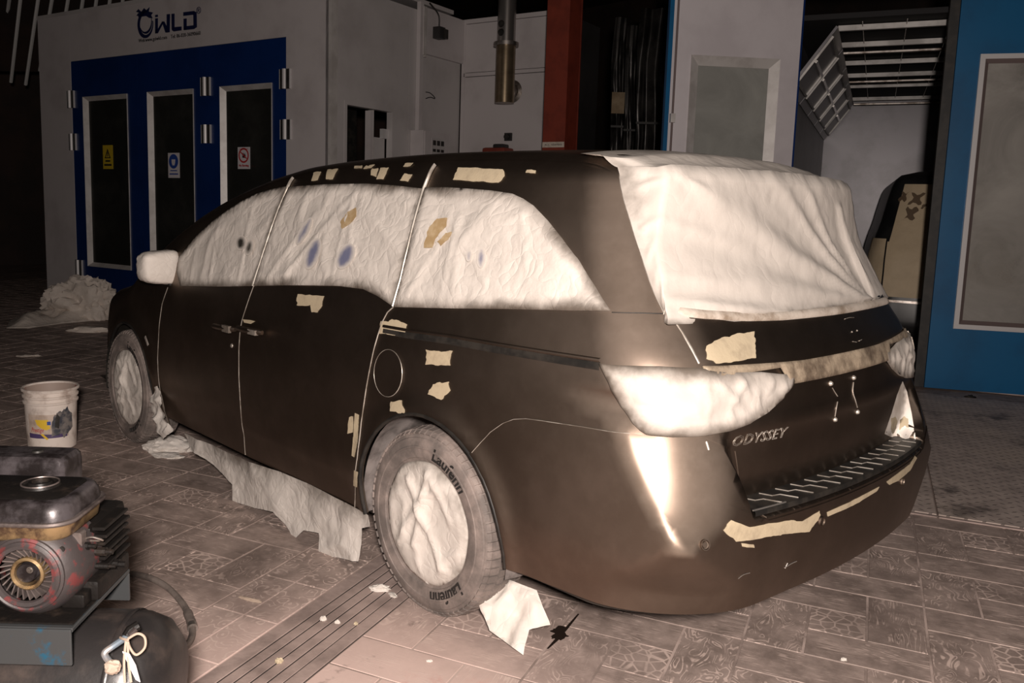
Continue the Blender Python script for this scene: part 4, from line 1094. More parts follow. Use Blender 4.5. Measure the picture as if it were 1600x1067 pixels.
# dark far walls and roof of the workshop
m = MB(); slab(m, BO - NB * 4.6, E1, NB, -9, 5.0, -0.1, 3.7, -0.1, 0.0); o = m.build('wall_back', M['dark_wall'], None, False); tag(o, kind='structure')
m = MB(); m.box(-8, 24, -17, 9, 7.2, 7.4); o = m.build('ceiling', M['dark_wall'], None, False); tag(o, kind='structure')
m = MB(); m.box(19.5, 19.7, -14, 9, -0.1, 7.2); o = m.build('wall_left', M['dark_wall'], None, False); tag(o, kind='structure')
m = MB(); m.box(-8, 24, -16.4, -16.2, -0.1, 7.2); o = m.build('wall_right', M['dark_wall'], None, False); tag(o, kind='structure')
# roof slope above the first booth; the glint of its zinc ribs is painted white
rs = empty('ceiling_slope', (0, 0, 0)); tag(rs, kind='structure')
ribs = [((4, 75), (16, -12)), ((17, 128), (33, -12)), ((40, 132), (61, -12)), ((62, 110), (83, -12)), ((88, 110), (108, -12)), ((113, 110), (131, -12)), ((136, 110), (152, -12)), ((158, 110), (173, -12)), ((180, 110), (193, -12)), ((200, 100), (212, -12)), ((220, 100), (231, -12)), ((240, 100), (249, -12))]
lo_p = []; hi_p = []
for a, b in ribs:
    P = CAM_C + ray(*a) * 15.4; Q = CAM_C + ray(*b) * 14.0; lo_p.append(P); hi_p.append(Q)
    m = MB(); m.tube([P, Q], 0.030, 6); m.build('rib', M['roof_rib'], rs)
P0, P1, Q0, Q1 = lo_p[1] + (lo_p[0] - lo_p[-1]) * 0.6, lo_p[-1] + (lo_p[-1] - lo_p[0]) * 0.8, hi_p[1] + (hi_p[0] - hi_p[-1]) * 0.6, hi_p[-1] + (hi_p[-1] - hi_p[0]) * 0.8
back = np.array([0.06, -0.06, 0.05])
m = MB(); m.add([P0 + back, P1 + back, Q1 + back, Q0 + back, P0 + back * 1.5, P1 + back * 1.5, Q1 + back * 1.5, Q0 + back * 1.5], [(0, 1, 2, 3), (4, 7, 6, 5), (0, 4, 5, 1), (1, 5, 6, 2), (2, 6, 7, 3), (3, 7, 4, 0)])
m.build('roof_sheet', M['dark_wall'], rs, False)

# ------------------------------------------------------------------ first booth
TOPZ = zk(3.70); UR = 4.77 * KB; DT = zk(3.155); UL = 0.55 * KB; UD = 4.175 * KB
booth = empty('paint_booth', bp(UR / 2, 0), 0, 'white spray booth with deep blue folding doors and a dragon logo, behind the minivan', 'paint booth')
def bl(o):
    o.parent = booth; o.matrix_parent_inverse = Matrix.Translation(-booth.location); return o
m = MB(); bslab(m, -0.14, UL, 0, TOPZ, -0.10, 0.0); bl(m.build('wall_panel', M['booth_white'], None, False))
m = MB(); bslab(m, UL + 0.001, UD, DT + 0.003, TOPZ, -0.10, 0.0); bl(m.build('header_panel', M['booth_white'], None, False))
m = MB(); bslab(m, UD + 0.001, UR, 0, TOPZ, -0.10, 0.0); bl(m.build('wall_panel', M['booth_white'], None, False))
m = MB(); bslab(m, UR - 0.035, UR + 0.012, 0, TOPZ + 0.01, -0.09, 0.008); bl(m.build('corner_trim', M['alu'], None, False))
m = MB(); bslab(m, -0.14, UR, TOPZ, TOPZ + 0.05, -2.3, 0.005); bl(m.build('roof_panel', M['booth_side'], None, False))
m = MB(); bslab(m, -0.14, -0.04, 0, TOPZ, -2.3, -0.1); bl(m.build('wall_panel', M['booth_side'], None, False))
# door leaves with windows
wins = [(0.788, 1.642), (2.010, 2.789), (3.215, 3.979)]; leaves = [(0.552, 1.826), (1.829, 3.000), (3.003, 4.174)]; WZ0, WZ1 = zk(0.705), zk(2.73)
wins = [(a * KB, b * KB) for a, b in wins]; leaves = [(a * KB, b * KB) for a, b in leaves]
for (a, b), (w0, w1) in zip(leaves, wins):
    m = MB(); frame = [(a, w0, 0.02, DT), (w1, b, 0.02, DT), (w0, w1, WZ1, DT), (w0, w1, 0.02, WZ0)]
    for u0, u1, z0, z1 in frame: bslab(m, u0, u1, z0, z1, -0.07, -0.004)
    lf = bl(m.build('door_leaf', M['booth_blue'], None, False))
    m = MB(); bevel_frame(m, BO, E1, NB, w0, w1, WZ0, WZ1, 0.055, -0.045, 0.012); o = m.build('window_frame', M['alu'], None, False); o.parent = lf
    m = MB(); bslab(m, w0 + 0.05, w1 - 0.05, WZ0 + 0.05, WZ1 - 0.05, -0.060, -0.047); o = m.build('pane', M['dark_glass'], None, False); o.parent = lf
    lf['u'] = (a + b) / 2
leaf_objs = [o for o in booth.children if o.name.startswith('door_leaf')]
for o in leaf_objs:
    for c in o.children: c.matrix_parent_inverse = o.matrix_parent_inverse.copy() if False else Matrix.Identity(4)
    if 'u' in o: del o['u']
def hinge(px, py0, py1, leaf):
    u, z1 = buv(px, py0); _, z0 = buv(px, py1)
    for sg in (-1, 1):
        m = MB(); bslab(m, *sorted((u + sg * 0.022, u + sg * 0.075)), z0, z1, -0.004, 0.020); o = m.build('hinge_plate', M['black'], None, False); o.parent = leaf
        m = MB(); bslab(m, *sorted((u + sg * 0.075, u + sg * 0.083)), z0, z1, -0.004, 0.022); o = m.build('hinge_rim', M['hinge'], None, False); o.parent = leaf
    m = MB(); c0 = bp(u, z0, 0.024); c1 = bp(u, z1, 0.024); m.tube([c0, c1], 0.026, 8); o2 = m.build('hinge_barrel', M['hinge'], None); o2.parent = leaf
for px, a, b, k in ((111, 142, 169, 0), (114, 209, 235, 0), (124, 406, 431, 0), (322, 121, 150, 1), (323, 195, 224, 1), (446.5, 108, 139, 2), (447.5, 187, 218, 2)): hinge(px, a, b, leaf_objs[k])
def sign(leaf, px0, px1, py0, py1, bg, parts, name='safety_sign'):
    d = -0.045
    P = buv(px0, py0, d); Q = buv(px1, py1, d); u0, u1, z1, z0 = P[0], Q[0], P[1], Q[1]; W = u1 - u0; H = z1 - z0
    m = MB(); m.cur = 0; bslab(m, u0, u1, z0, z1, d, d + 0.006)
    mats = [bg]
    for k, (fn, mat) in enumerate(parts):
        m.cur = k + 1; mats.append(mat); fn(m, lambda u, z, dd=0.009: bp(u0 + W * u, z0 + H * z, d + dd), W, H)
    o = m.build(name, mats, None, False); o.parent = leaf
def poly2(m, pts, at, d=0.008):
    vs = [at(u, z, d) for u, z in pts] + [at(u, z, 0.004) for u, z in pts]; n = len(pts)
    m.add(vs, [tuple(range(n)), tuple(range(n, 2 * n))[::-1]] + [(i, n + i, n + (i + 1) % n, (i + 1) % n) for i in range(n)])
def ring2(m, at, W, H, cu, cz, r0, r1, n=24, d=0.008):
    vs = []
    for i in range(n):
        t = 2 * math.pi * i / n
        for r in (r0, r1): vs.append(at(cu + r * math.cos(t), cz + r * math.sin(t) * W / H, d))
    m.add(vs, [(2 * i, 2 * i + 1, 2 * ((i + 1) % n) + 1, 2 * ((i + 1) % n)) for i in range(n)])
def bars(rows):
    def f(m, at, W, H):
        for (a, b, z, h) in rows: poly2(m, [(a, z), (b, z), (b, z + h), (a, z + h)], at)
    return f
def tri(m, at, W, H):
    poly2(m, [(0.20, 0.45), (0.80, 0.45), (0.80, 0.49), (0.20, 0.49)], at); poly2(m, [(0.20, 0.45), (0.28, 0.45), (0.54, 0.80), (0.50, 0.86)], at); poly2(m, [(0.80, 0.45), (0.72, 0.45), (0.46, 0.80), (0.50, 0.86)], at); poly2(m, [(0.46, 0.52), (0.54, 0.52), (0.53, 0.70), (0.47, 0.70)], at)
sign(leaf_objs[0], 161, 177, 227, 264, M['yellow'], [(tri, M['black_print']), (bars([(0.25, 0.75, 0.30, 0.07), (0.12, 0.88, 0.13, 0.08)]), M['black_print'])])
def mask(m, at, W, H):
    ring2(m, at, W, H, 0.5, 0.66, 0.0, 0.42)
def maskw(m, at, W, H):
    poly2(m, [(0.36, 0.60), (0.42, 0.50), (0.58, 0.50), (0.64, 0.60), (0.66, 0.74), (0.34, 0.74)], at, 0.011)
sign(leaf_objs[1], 263, 281, 239, 278, M['sign_white'], [(mask, M['blue_print']), (maskw, M['sign_white']), (bars([(0.2, 0.8, 0.27, 0.04), (0.12, 0.88, 0.13, 0.05)]), M['blue_print'])])
def noring(m, at, W, H):
    ring2(m, at, W, H, 0.5, 0.62, 0.33, 0.43); poly2(m, [(0.22, 0.76), (0.28, 0.79), (0.78, 0.49), (0.72, 0.46)], at, 0.010)
def flame(m, at, W, H): poly2(m, [(0.38, 0.52), (0.60, 0.50), (0.66, 0.60), (0.58, 0.74), (0.54, 0.64), (0.46, 0.76), (0.40, 0.64)], at, 0.007)
sign(leaf_objs[2], 372, 391, 230, 264, M['sign_white'], [(flame, M['black_print']), (noring, M['red_print']), (bars([(0.12, 0.88, 0.90, 0.02)]), M['red_print'])])
def wall_text(txt, px0, px1, py, mat, parent, ext=0.004, off=0.0, shear=0.0, name='lettering', spacing=1.0, fit=True):
    u0, z0 = buv(px0, py); u1, _ = buv(px1, py)
    me = text_mesh(txt, 1.0, ext, off, 'LEFT', shear, spacing); xs_ = [v.co.x for v in me.vertices]; k = (u1 - u0) / (max(xs_) - min(xs_)); x0 = min(xs_)
    for v in me.vertices: v.co = Vector(bp(u0 + (v.co.x - x0) * k, z0 + v.co.y * k, 0.003 + max(v.co.z, 0)).tolist())
    o = link_mesh(name, me, mat, None, False); o.parent = parent; return o
header = [o for o in booth.children if o.name.startswith('header_panel')][0]
wall_text('No Burning', 374, 389, 260, M['red_print'], leaf_objs[2])
# logo: ring-shaped dragon and block letters
lg = MB()
u0, z0 = buv(217, 52); u1, z1 = buv(314, 12); LH = z1 - z0
def L2(poly):
    n = len(poly); vs = [bp(u, z, 0.007) for u, z in poly] + [bp(u, z, 0.001) for u, z in poly]
    lg.add(vs, [tuple(range(n)), tuple(range(2 * n - 1, n - 1, -1))] + [(i, n + i, n + (i + 1) % n, (i + 1) % n) for i in range(n)])
def band(c, ra, rb, t0, t1, n=26, w=lambda k: 1.0):
    for i in range(n):
        a = math.radians(t0 + (t1 - t0) * i / n); b = math.radians(t0 + (t1 - t0) * (i + 1) / n); wa, wb = w(i / n), w((i + 1) / n)
        L2([(c[0] + (rb + (ra - rb) * wa) * math.cos(a) * 0.92, c[1] + (rb + (ra - rb) * wa) * math.sin(a)), (c[0] + rb * math.cos(a) * 0.92, c[1] + rb * math.sin(a)),
            (c[0] + rb * math.cos(b) * 0.92, c[1] + rb * math.sin(b)), (c[0] + (rb + (ra - rb) * wb) * math.cos(b) * 0.92, c[1] + (rb + (ra - rb) * wb) * math.sin(b))])
cu, cz = buv(227.5, 38); R_ = 0.172
band((cu, cz), R_ * 0.70, R_, 75, 370, 30, lambda k: 0.25 + 0.75 * math.sin(math.pi * min(1, k * 0.9 + 0.15)))
band((cu + 0.01, cz + 0.015), R_ * 0.62, R_ * 0.78, 200, 385, 18, lambda k: math.sin(math.pi * k) + 0.05)
for pts in ([(-0.15, 0.10), (-0.13, 0.19), (-0.08, 0.16), (-0.02, 0.20), (0.03, 0.17), (0.10, 0.20), (0.08, 0.15), (0.17, 0.13), (0.13, 0.10), (0.16, 0.06), (0.09, 0.07), (0.02, 0.10), (-0.06, 0.10)], [(-0.20, 0.17), (-0.12, 0.15), (-0.14, 0.20)], [(-0.19, 0.12), (-0.12, 0.11), (-0.15, 0.15)]):
    L2([(cu + a * 0.92, cz + b) for a, b in pts])
def pxpoly(pts): L2([buv(*p) for p in pts])
pxpoly([(243, 29), (247, 28.5), (247, 52), (243, 52.5)]); pxpoly([(243, 23.5), (247, 23), (247, 26.5), (243, 27)])
pxpoly([(243, 46), (247, 46), (254, 33.5), (256.5, 34), (247, 52), (243, 52.5)]); pxpoly([(253.5, 34), (257, 33.5), (262.5, 44.5), (262, 51), (259, 51)]); pxpoly([(261, 22.5), (266, 22), (265.5, 50.5), (261, 51)])
pxpoly([(268.5, 21.8), (273, 21.3), (273, 44), (268.8, 46)]); pxpoly([(269, 44), (273, 42.5), (284, 41.5), (284, 47.5), (272, 49.3), (269.3, 47.5)])
pxpoly([(287, 19.3), (304, 17.2), (304, 23), (287, 25)]); pxpoly([(287.3, 29.5), (292, 29), (292, 47), (287.5, 47.2)]); pxpoly([(288, 41.5), (304, 39.5), (304, 45.5), (288, 47.2)]); pxpoly([(302.5, 17.2), (307.5, 19), (308, 42.5), (303, 45.6)])
o = lg.build('logo', M['navy'], None, False); o.parent = header
wall_text('®', 307.5, 314.5, 22, M['navy'], header)
wall_text('Web:www.gziwld.com    Tel: 86-020-36090660', 217, 314, 66.5, M['black_print'], header)
# side wall of the booth with its service door
SO = bp(UR, 0); ES = -NB; NS = E1                              # runs away from us, faces right
def suv(px, py, d=0.0):
    P = on_plane(px, py, SO + NS * d, NS); return float((P - SO) @ ES), float(P[2])
def sslab(mb, u0, u1, z0, z1, d0, d1): return slab(mb, SO, ES, NS, u0, u1, z0, z1, d0, d1)
dz = zk(2.55); d0u, d1u = 0.188 * KB, 0.968 * KB; ST = zk(3.62); SE = 2.16 * KB
for (a, b, z0, z1) in ((0.0, d0u, 0, ST), (d0u, d1u, dz, ST), (d1u, 1.38, 0, ST), (1.384, SE, 0, ST)):
    m = MB(); sslab(m, a, b, z0, z1, -0.08, 0.0); bl(m.build('side_panel', M['booth_side'], None, False))
m = MB(); sslab(m, d0u, d1u, 0.0, dz, -0.62, -0.60); bl(m.build('passage_wall', M['black'], None, False))
m = MB(); frame4(m, SO, ES, NS, d0u, d1u, 0.0, dz, 0.045, -0.085, 0.004); bl(m.build('door_frame', M['booth_side'], None, False))
ua, za = suv(576, 170); ub, _ = suv(584, 170)
m = MB(); sslab(m, ua, ua + 0.05, 0.05, dz - 0.07, -0.05, 0.03); sv = bl(m.build('service_door', M['booth_white'], None, False))
m = MB(); sslab(m, ua + 0.05, ua + 0.058, 0.05, dz - 0.06, -0.05, 0.033); o = m.build('door_edge', M['alu'], None, False); o.parent = sv
m = MB(); sslab(m, ua + 0.12, d1u - 0.05, 0.05, dz - 0.35, -0.14, -0.11); bl(m.build('inner_panel', M['booth_side'], None, False))
uh, zh1 = suv(613, 202); _, zh0 = suv(613, 217)
for q in (0.10, 0.04):
    m = MB(); sslab(m, uh - q, uh - q + 0.04, zh0, zh1, -0.11, -0.06); bl(m.build('hinge_plate', M['hinge'], None, False))
# cable duct, control cabinet, overhead duct
cu0, _ = suv(650, 100); cz_top = float(suv(666, 203, 0.24)[1])
m = MB(); sslab(m, cu0, cu0 + 0.064, cz_top + 0.01, zk(3.70), 0.003, 0.06); duct = m.build('cable_duct', M['booth_white'], None, False); tag(duct, 'white vertical cable duct above the control cabinet on the booth side', 'cable duct')
cab = empty('control_cabinet', SO + ES * (cu0 + 0.3), 0, 'white control cabinet with a button panel on the booth side wall', 'control cabinet')
def par(o, p): o.parent = p; o.matrix_parent_inverse = Matrix.Translation(-p.location); return o
c0, _ = suv(655, 202, 0.12); _, cz1 = suv(666, 203, 0.24); c0 = float(c0) - 0.02
m = MB(); sslab(m, c0, c0 + 0.55, cz1 - 0.9, cz1, 0.003, 0.20); par(m.build('body', M['booth_white'], None, False), cab)
m = MB(); sslab(m, c0 + 0.01, c0 + 0.54, cz1 - 0.89, cz1 - 0.01, 0.203, 0.222); cd = par(m.build('door', M['booth_white'], None, False), cab)
m = MB(); sslab(m, c0 + 0.14, c0 + 0.42, cz1 - 0.55, cz1 - 0.08, 0.222, 0.228); bpn = par(m.build('button_panel', M['booth_side'], None, False), cab)
for r in range(4):
    for q in range(3):
        m = MB(); zz = cz1 - 0.11 - r * 0.105; uu = c0 + 0.165 + q * 0.085; sslab(m, uu, uu + 0.055, zz - (0.06 if r == 0 else 0.035), zz, 0.228, 0.236); o = m.build('button', M['black'], None, False); o.parent = bpn
ob = empty('air_duct', SO + ES * 1.8 + ZZ * 3.5, 0, 'white overhead air duct box joining the booth to the heater', 'air duct')
m = MB(); sslab(m, 1.42 * KB, SE - 0.01, zk(3.18), zk(3.66), 0.003, 0.05); par(m.build('panel', M['booth_white'], None, False), ob)
m = MB(); sslab(m, 1.40 * KB, 1.42 * KB, zk(3.14), zk(3.66), 0.003, 0.07); par(m.build('flange', M['alu'], None, False), ob)
m = MB(); sslab(m, 1.368 * KB, 1.392 * KB, zk(3.16), zk(3.66), 0.003, 0.07); par(m.build('flange', M['alu'], None, False), ob)
lu, lz = suv(686, 52, 0.10)
lamp = empty('junction_box', SO + ES * lu + ZZ * lz + NS * 0.1, 0, 'small grey junction box with a black cable below the overhead duct rim', 'junction box')
m = MB(); sslab(m, lu - 0.07, lu + 0.05, lz - 0.07, lz + 0.07, 0.055, 0.16); par(m.build('box', M['grey_sheet'], None, False), lamp)
m = MB(); sslab(m, lu + 0.02, lu + 0.09, lz - 0.06, lz + 0.05, 0.07, 0.18); par(m.build('lid', M['black'], None, False), lamp)
m = MB(); m.tube(spline([SO + ES * lu + NS * 0.1 + ZZ * (lz + 0.07), SO + ES * (lu - 0.02) + NS * 0.1 + ZZ * (lz + 0.22), SO + ES * (lu - 0.18) + NS * 0.08 + ZZ * (lz + 0.33)], 6), 0.009, 6); par(m.build('cable', M['black'], None), lamp)
m = MB(); sc_ = [suv(*p) for p in ((664, 143), (664, 153), (665, 144), (671, 145), (677, 150), (679, 154), (672, 152), (665, 154))]
m.tube(spline([SO + ES * u + ZZ * z + NS * 0.004 for u, z in sc_[2:]], 5), 0.006, 5); bl(m.build('scribble', M['black_print'], None))
# ------------------------------------------------------------------ heater unit with flue
HO = SO + ES * SE; EH = E1; NH = NB
def huv(px, py, d=0.0):
    P = on_plane(px, py, HO + NH * d, NH); return float((P - HO) @ EH), float(P[2])
def hslab(mb, u0, u1, z0, z1, d0, d1): return slab(mb, HO, EH, NH, u0, u1, z0, z1, d0, d1)
heater = empty('heater_unit', HO + EH * 0.9, 0, 'tall white heater cabinet with a steel flue pipe behind the minivan roof', 'heater unit')
_, ht = huv(719, 32); uR = huv(872, 30)[0]; _, zs = huv(724, 115)
m = MB(); hslab(m, 0.02, uR, 0, ht, -1.2, -0.03); par(m.build('body', M['grey_sheet'], None, False), heater)  # shadow on its right side is put into the dark colour
m = MB(); frame4(m, HO, EH, NH, 0.02, uR, 0, ht, 0.055, -0.03, 0.004); hslab(m, 0.055, uR - 0.055, zs - 0.045, zs, -0.03, 0.004); par(m.build('frame', M['booth_white'], None, False), heater)
m = MB(); hslab(m, 0.062, uR - 0.062, zs + 0.008, ht - 0.062, -0.03, -0.004); par(m.build('panel', M['booth_white'], None, False), heater)
m = MB(); hslab(m, 0.062, uR - 0.062, 0.06, zs - 0.053, -0.03, -0.004); par(m.build('panel', M['booth_white'], None, False), heater)
u_, z_ = huv(795, 214); m = MB(); hslab(m, u_ - 0.05, u_ + 0.05, z_ - 0.05, z_ + 0.05, -0.004, 0.03); sw = par(m.build('switch', M['grey_sheet'], None, False), heater)
m = MB(); m.lathe([(0, 0.05), (0.03, 0.05), (0.035, 0.0)], 12, frame_matrix(HO + EH * u_ + ZZ * z_ + NH * 0.03, Vector(EH), Vector(ZZ), Vector(NH))); o = m.build('knob', M['black'], None); o.parent = sw
u_, z_ = huv(787, 236); m = MB(); m.box(-0.17, 0.17, -0.12, 0.12, -0.25, 0.03, 0.03, 2)
Mh = frame_matrix(HO + EH * u_ + ZZ * z_ + NH * 0.14, Vector(EH), Vector(NH), Vector(ZZ)); m.v = [tuple(Mh @ Vector(v)) for v in m.v]; bu = par(m.build('burner', M['red_steel'], None), heater)
m = MB(); m.box(-0.02, 0.13, -0.06, 0.10, 0.02, 0.075, 0.02, 2); m.v = [tuple(Mh @ Vector(v)) for v in m.v]; o = m.build('burner_cover', M['grey_sheet'], None); o.parent = bu
FD = 0.30
u_, zb_ = huv(788, 161, FD); _, zf_ = huv(788, 70, FD); ur, _ = huv(801, 110, FD); ul, _ = huv(775, 110, FD); rad = abs(ur - ul) / 2
Mf = frame_matrix(HO + EH * u_ + NH * FD, Vector(EH), Vector(NH), Vector(ZZ))
m = MB(); m.lathe([(rad * 0.9, zb_), (rad, zb_), (rad, zf_)], 28, Mf, True); par(m.build('flue_sleeve', M['flue'], None), heater)
m = MB(); m.lathe([(rad * 1.28, zf_ - 0.02), (rad * 1.28, zf_ + 0.025), (rad * 0.9, zf_ + 0.025)], 28, Mf, True); par(m.build('flue_flange', M['steel'], None), heater)
m = MB(); m.lathe([(rad * 0.93, zf_), (rad * 0.93, zf_ + 2.2)], 28, Mf, True); par(m.build('flue_pipe', M['flue_top'], None), heater)
m = MB(); ca = math.radians(52); pz = zf_ + 0.20
for z in (pz - 0.07, pz + 0.03): m.lathe([(0, 0.02), (0.035, 0.018), (0.045, 0)], 10, frame_matrix(HO + EH * (u_ - 0.01) + NH * (FD + rad * 0.95) + ZZ * z, Vector(EH), Vector(ZZ), Vector(NH)))
par(m.build('test_port', M['black'], None), heater)
ud, zd = huv(803, 143); m = MB(); m.lathe([(0, 0.0), (0.13, 0.0), (0.145, 0.012), (0.10, 0.03), (0.09, FD - 0.05), (0, FD - 0.05)], 24, frame_matrix(HO + EH * (ud - 0.02) + ZZ * zd, Vector(EH), Vector(ZZ), Vector(NH))); par(m.build('flue_collar', M['steel'], None), heater)
# red steel column
CO = HO + NH * 0.9
def cuv(px, py):
    P = on_plane(px, py, CO, NH); return float((P - CO) @ EH), float(P[2])
ca0 = cuv(851.5, 120)[0]; ca1 = cuv(886.5, 120)[0]; cw = ca1 - ca0
col = empty('steel_column', CO + EH * (ca0 + ca1) / 2, 0, 'red steel column with a strip of lettered tape behind the minivan roof', 'column')
m = MB(); slab(m, CO, EH, NH, ca0, ca1, 0, 6.9, -0.02, 0.0); slab(m, CO, EH, NH, ca0, ca1, 0, 6.9, -cw * 1.1, -cw * 1.1 + 0.02); par(m.build('flange', M['red_steel'], None, False), col)
m = MB(); slab(m, CO, EH, NH, ca0 + 0.004, ca1 - 0.004, 0, 6.9, -cw * 1.1 + 0.02, -0.02); par(m.build('web', M['red_steel'], None, False), col)
tu0, tz = cuv(850, 222); tu1, tz2 = cuv(884, 230)
m = MB(); slab(m, CO, EH, NH, ca0, ca1 - 0.005, tz2, tz, 0.0, 0.003); tp = par(m.build('tape_label', M['tape_pale'], None, False), col)
me = text_mesh('ACC. NEWMAN', 1.0, 0.001); k = cw * 0.78 / (max(v.co.x for v in me.vertices) - min(v.co.x for v in me.vertices))
for v in me.vertices: v.co = Vector((CO + EH * ((ca0 + ca1) / 2 + v.co.x * k) + ZZ * ((tz + tz2) / 2 - 0.011 + v.co.y * k) + NH * (0.0035 + max(v.co.z, 0))).tolist())
o = link_mesh('lettering', me, M['black_print'], None, False); o.parent = tp
# foil ducting between the heater and the second booth
KO = HO + EH * (uR + 0.06) + NH * 0.35; 
def kuv(px, py, O, n, e):
    P = on_plane(px, py, O, n); return float((P - O) @ e), float(P[2])
kd = (HO + EH * (uR + 0.06) + NH * 0.35); e_ = np.array([0.55, -0.83, 0]); e_ = e_ / np.linalg.norm(e_)
A_k = CAM_C + ray(880, 150) * 11.4; A_k[2] = 0; B_k = CAM_C + ray(953, 150) * 12.6; B_k[2] = 0; ek = (B_k - A_k); Lk = np.linalg.norm(ek); ek = ek / Lk; nk = np.array([ek[1], -ek[0], 0]); nk = nk if (CAM_C - A_k) @ nk > 0 else -nk
fd = empty('foil_duct', B_k, 0, 'dark crinkled foil duct hanging in the gap beside the white booth door', 'duct')
for k, (x0, x1, dd) in enumerate(((955, 975, 12.4), (975, 996, 12.9), (994, 1044, 11.8))):
    P = CAM_C + ray(x0, 150) * dd; Q = CAM_C + ray(x1, 150) * dd; P[2] = 0; Q[2] = 0; e = (Q - P); L = np.linalg.norm(e); e = e / L; n = np.array([e[1], -e[0], 0]); n = n if (CAM_C - P) @ n > 0 else -n
    m = MB(); N_ = 24; R2 = 30; vs = []; fs = []
    for i in range(N_ + 1):
        for j in range(R2 + 1):
            u = i / N_; z = 4.3 * j / R2
            d = 0.045 * math.sin(u * (13 if k == 2 else 4) + 0.5 * math.sin(z * 2 + k)) + 0.03 * noise.noise(Vector((u * 6, z * 2.2, k * 3.0)))
            vs.append(P + e * (u * L + 0.02 * math.sin(z * 3)) + n * d + ZZ * z)
    for i in range(N_):
        for j in range(R2): a = i * (R2 + 1) + j; fs.append((a, a + R2 + 1, a + R2 + 2, a + 1))
    m.add(vs, fs); par(m.build('foil_sheet', M['foil'], None, True, None), fd)
    for zz in (1.95, 2.75):
        m = MB(); slab(m, P, e, n, 0, L, zz, zz + 0.03, 0.06, 0.09); par(m.build('strap', M['black'], None, False), fd)
    if k == 0:
        m = MB(); slab(m, P, e, n, 0, L, 2.95, 3.25, 0.06, 0.075); par(m.build('collar', M['flue'], None, False), fd)

# ------------------------------------------------------------------ second booth
M['booth2_blue'] = plain('teal_blue_enamel', (0.005, 0.105, 0.250), 0.35, 0, (0.006, 0.085, 0.205), 2.0)
M['booth2_white'] = plain('booth2_leaf_white', (0.62, 0.58, 0.60), 0.42, 0, (0.55, 0.51, 0.53), 1.5)
M['inner'] = plain('booth2_liner', (0.22, 0.21, 0.225), 0.34, 0.25, (0.15, 0.142, 0.15), 1.3, 0.4, 0.7)
M['filter'] = plain('black_ceiling_filter', (0.012, 0.011, 0.012), 0.8)
M['gasket'] = plain('brown_gasket', (0.16, 0.12, 0.115), 0.6)
def dusty_glass(name, col, amt_lo, amt_hi):
    m, nt, b = node_mat(name); T = NT(nt); v = T.pos(); out = nt.nodes['Material Output']
    n = T.noise(v, 1.7, 5, 0.6, 0.8)
    nt.links.new(T.mix(n, rgba([c * 0.75 for c in col]), rgba(col)), b.inputs['Base Color']); b.inputs['Roughness'].default_value = 0.16
    tr = nt.nodes.new('ShaderNodeBsdfTransparent'); mx = nt.nodes.new('ShaderNodeMixShader'); mr = nt.nodes.new('ShaderNodeMapRange')
    nt.links.new(n, mr.inputs[0]); mr.inputs[1].default_value = 0.3; mr.inputs[2].default_value = 0.7; mr.inputs[3].default_value = amt_lo; mr.inputs[4].default_value = amt_hi
    nt.links.new(mr.outputs[0], mx.inputs[0]); nt.links.new(tr.outputs[0], mx.inputs[1]); nt.links.new(b.outputs[0], mx.inputs[2]); nt.links.new(mx.outputs[0], out.inputs[0]); return m
M['glass2'] = dusty_glass('dusty_door_glass', (0.50, 0.475, 0.44), 0.42, 0.85)
W2 = np.array([1.677, -5.405, 0.0]); a2 = math.radians(31.0); E2 = -np.array([math.cos(a2), math.sin(a2), 0]); N2 = np.array([-math.sin(a2), math.cos(a2), 0])
def w2uv(px, py, d=0.0):
    P = on_plane(px, py, W2 + N2 * d, N2); return float((P - W2) @ E2), float(P[2])
def w2slab(mb, u0, u1, z0, z1, d0, d1): return slab(mb, W2, E2, N2, u0, u1, z0, z1, d0, d1)
b2 = empty('spray_booth', W2 + E2 * 0.3, 0, 'open grey-lined spray booth with one blue and one white door leaf, right of the minivan', 'spray booth')
LW = 1.29; HT = 3.62
# blue leaf (closed) with its window
fu0, fz1 = w2uv(1527, 85); fu0b, fz0 = w2uv(1493, 513); fu0 = (fu0 + fu0b) / 2; fu1 = fu0 + 0.90
m = MB()
for u0, u1, z0, z1 in ((0.0, fu0, 0.012, 3.75), (fu1, 1.42, 0.012, 3.75), (fu0, fu1, fz1, 3.75), (fu0, fu1, 0.012, fz0)): w2slab(m, u0, u1, z0, z1, -0.05, 0.0)
lf2 = par(m.build('door_leaf', M['booth2_blue'], None, False), b2)
m = MB(); frame4(m, W2, E2, N2, fu0, fu1, fz0, fz1, 0.042, -0.03, 0.022); o = m.build('window_frame', M['hinge'], None, False); o.parent = lf2
m = MB(); bevel_frame(m, W2, E2, N2, fu0 + 0.042, fu1 - 0.042, fz0 + 0.042, fz1 - 0.042, 0.035, -0.02, 0.010); o = m.build('gasket', M['gasket'], None, False); o.parent = lf2
m = MB(); w2slab(m, fu0 + 0.07, fu1 - 0.07, fz0 + 0.07, fz1 - 0.07, -0.030, -0.024); o = m.build('pane', M['glass2'], None, False); o.parent = lf2
m = MB(); w2slab(m, -0.085, -0.004, 0.012, 3.75, -0.06, -0.012); par(m.build('door_seal', M['black'], None, False), b2)
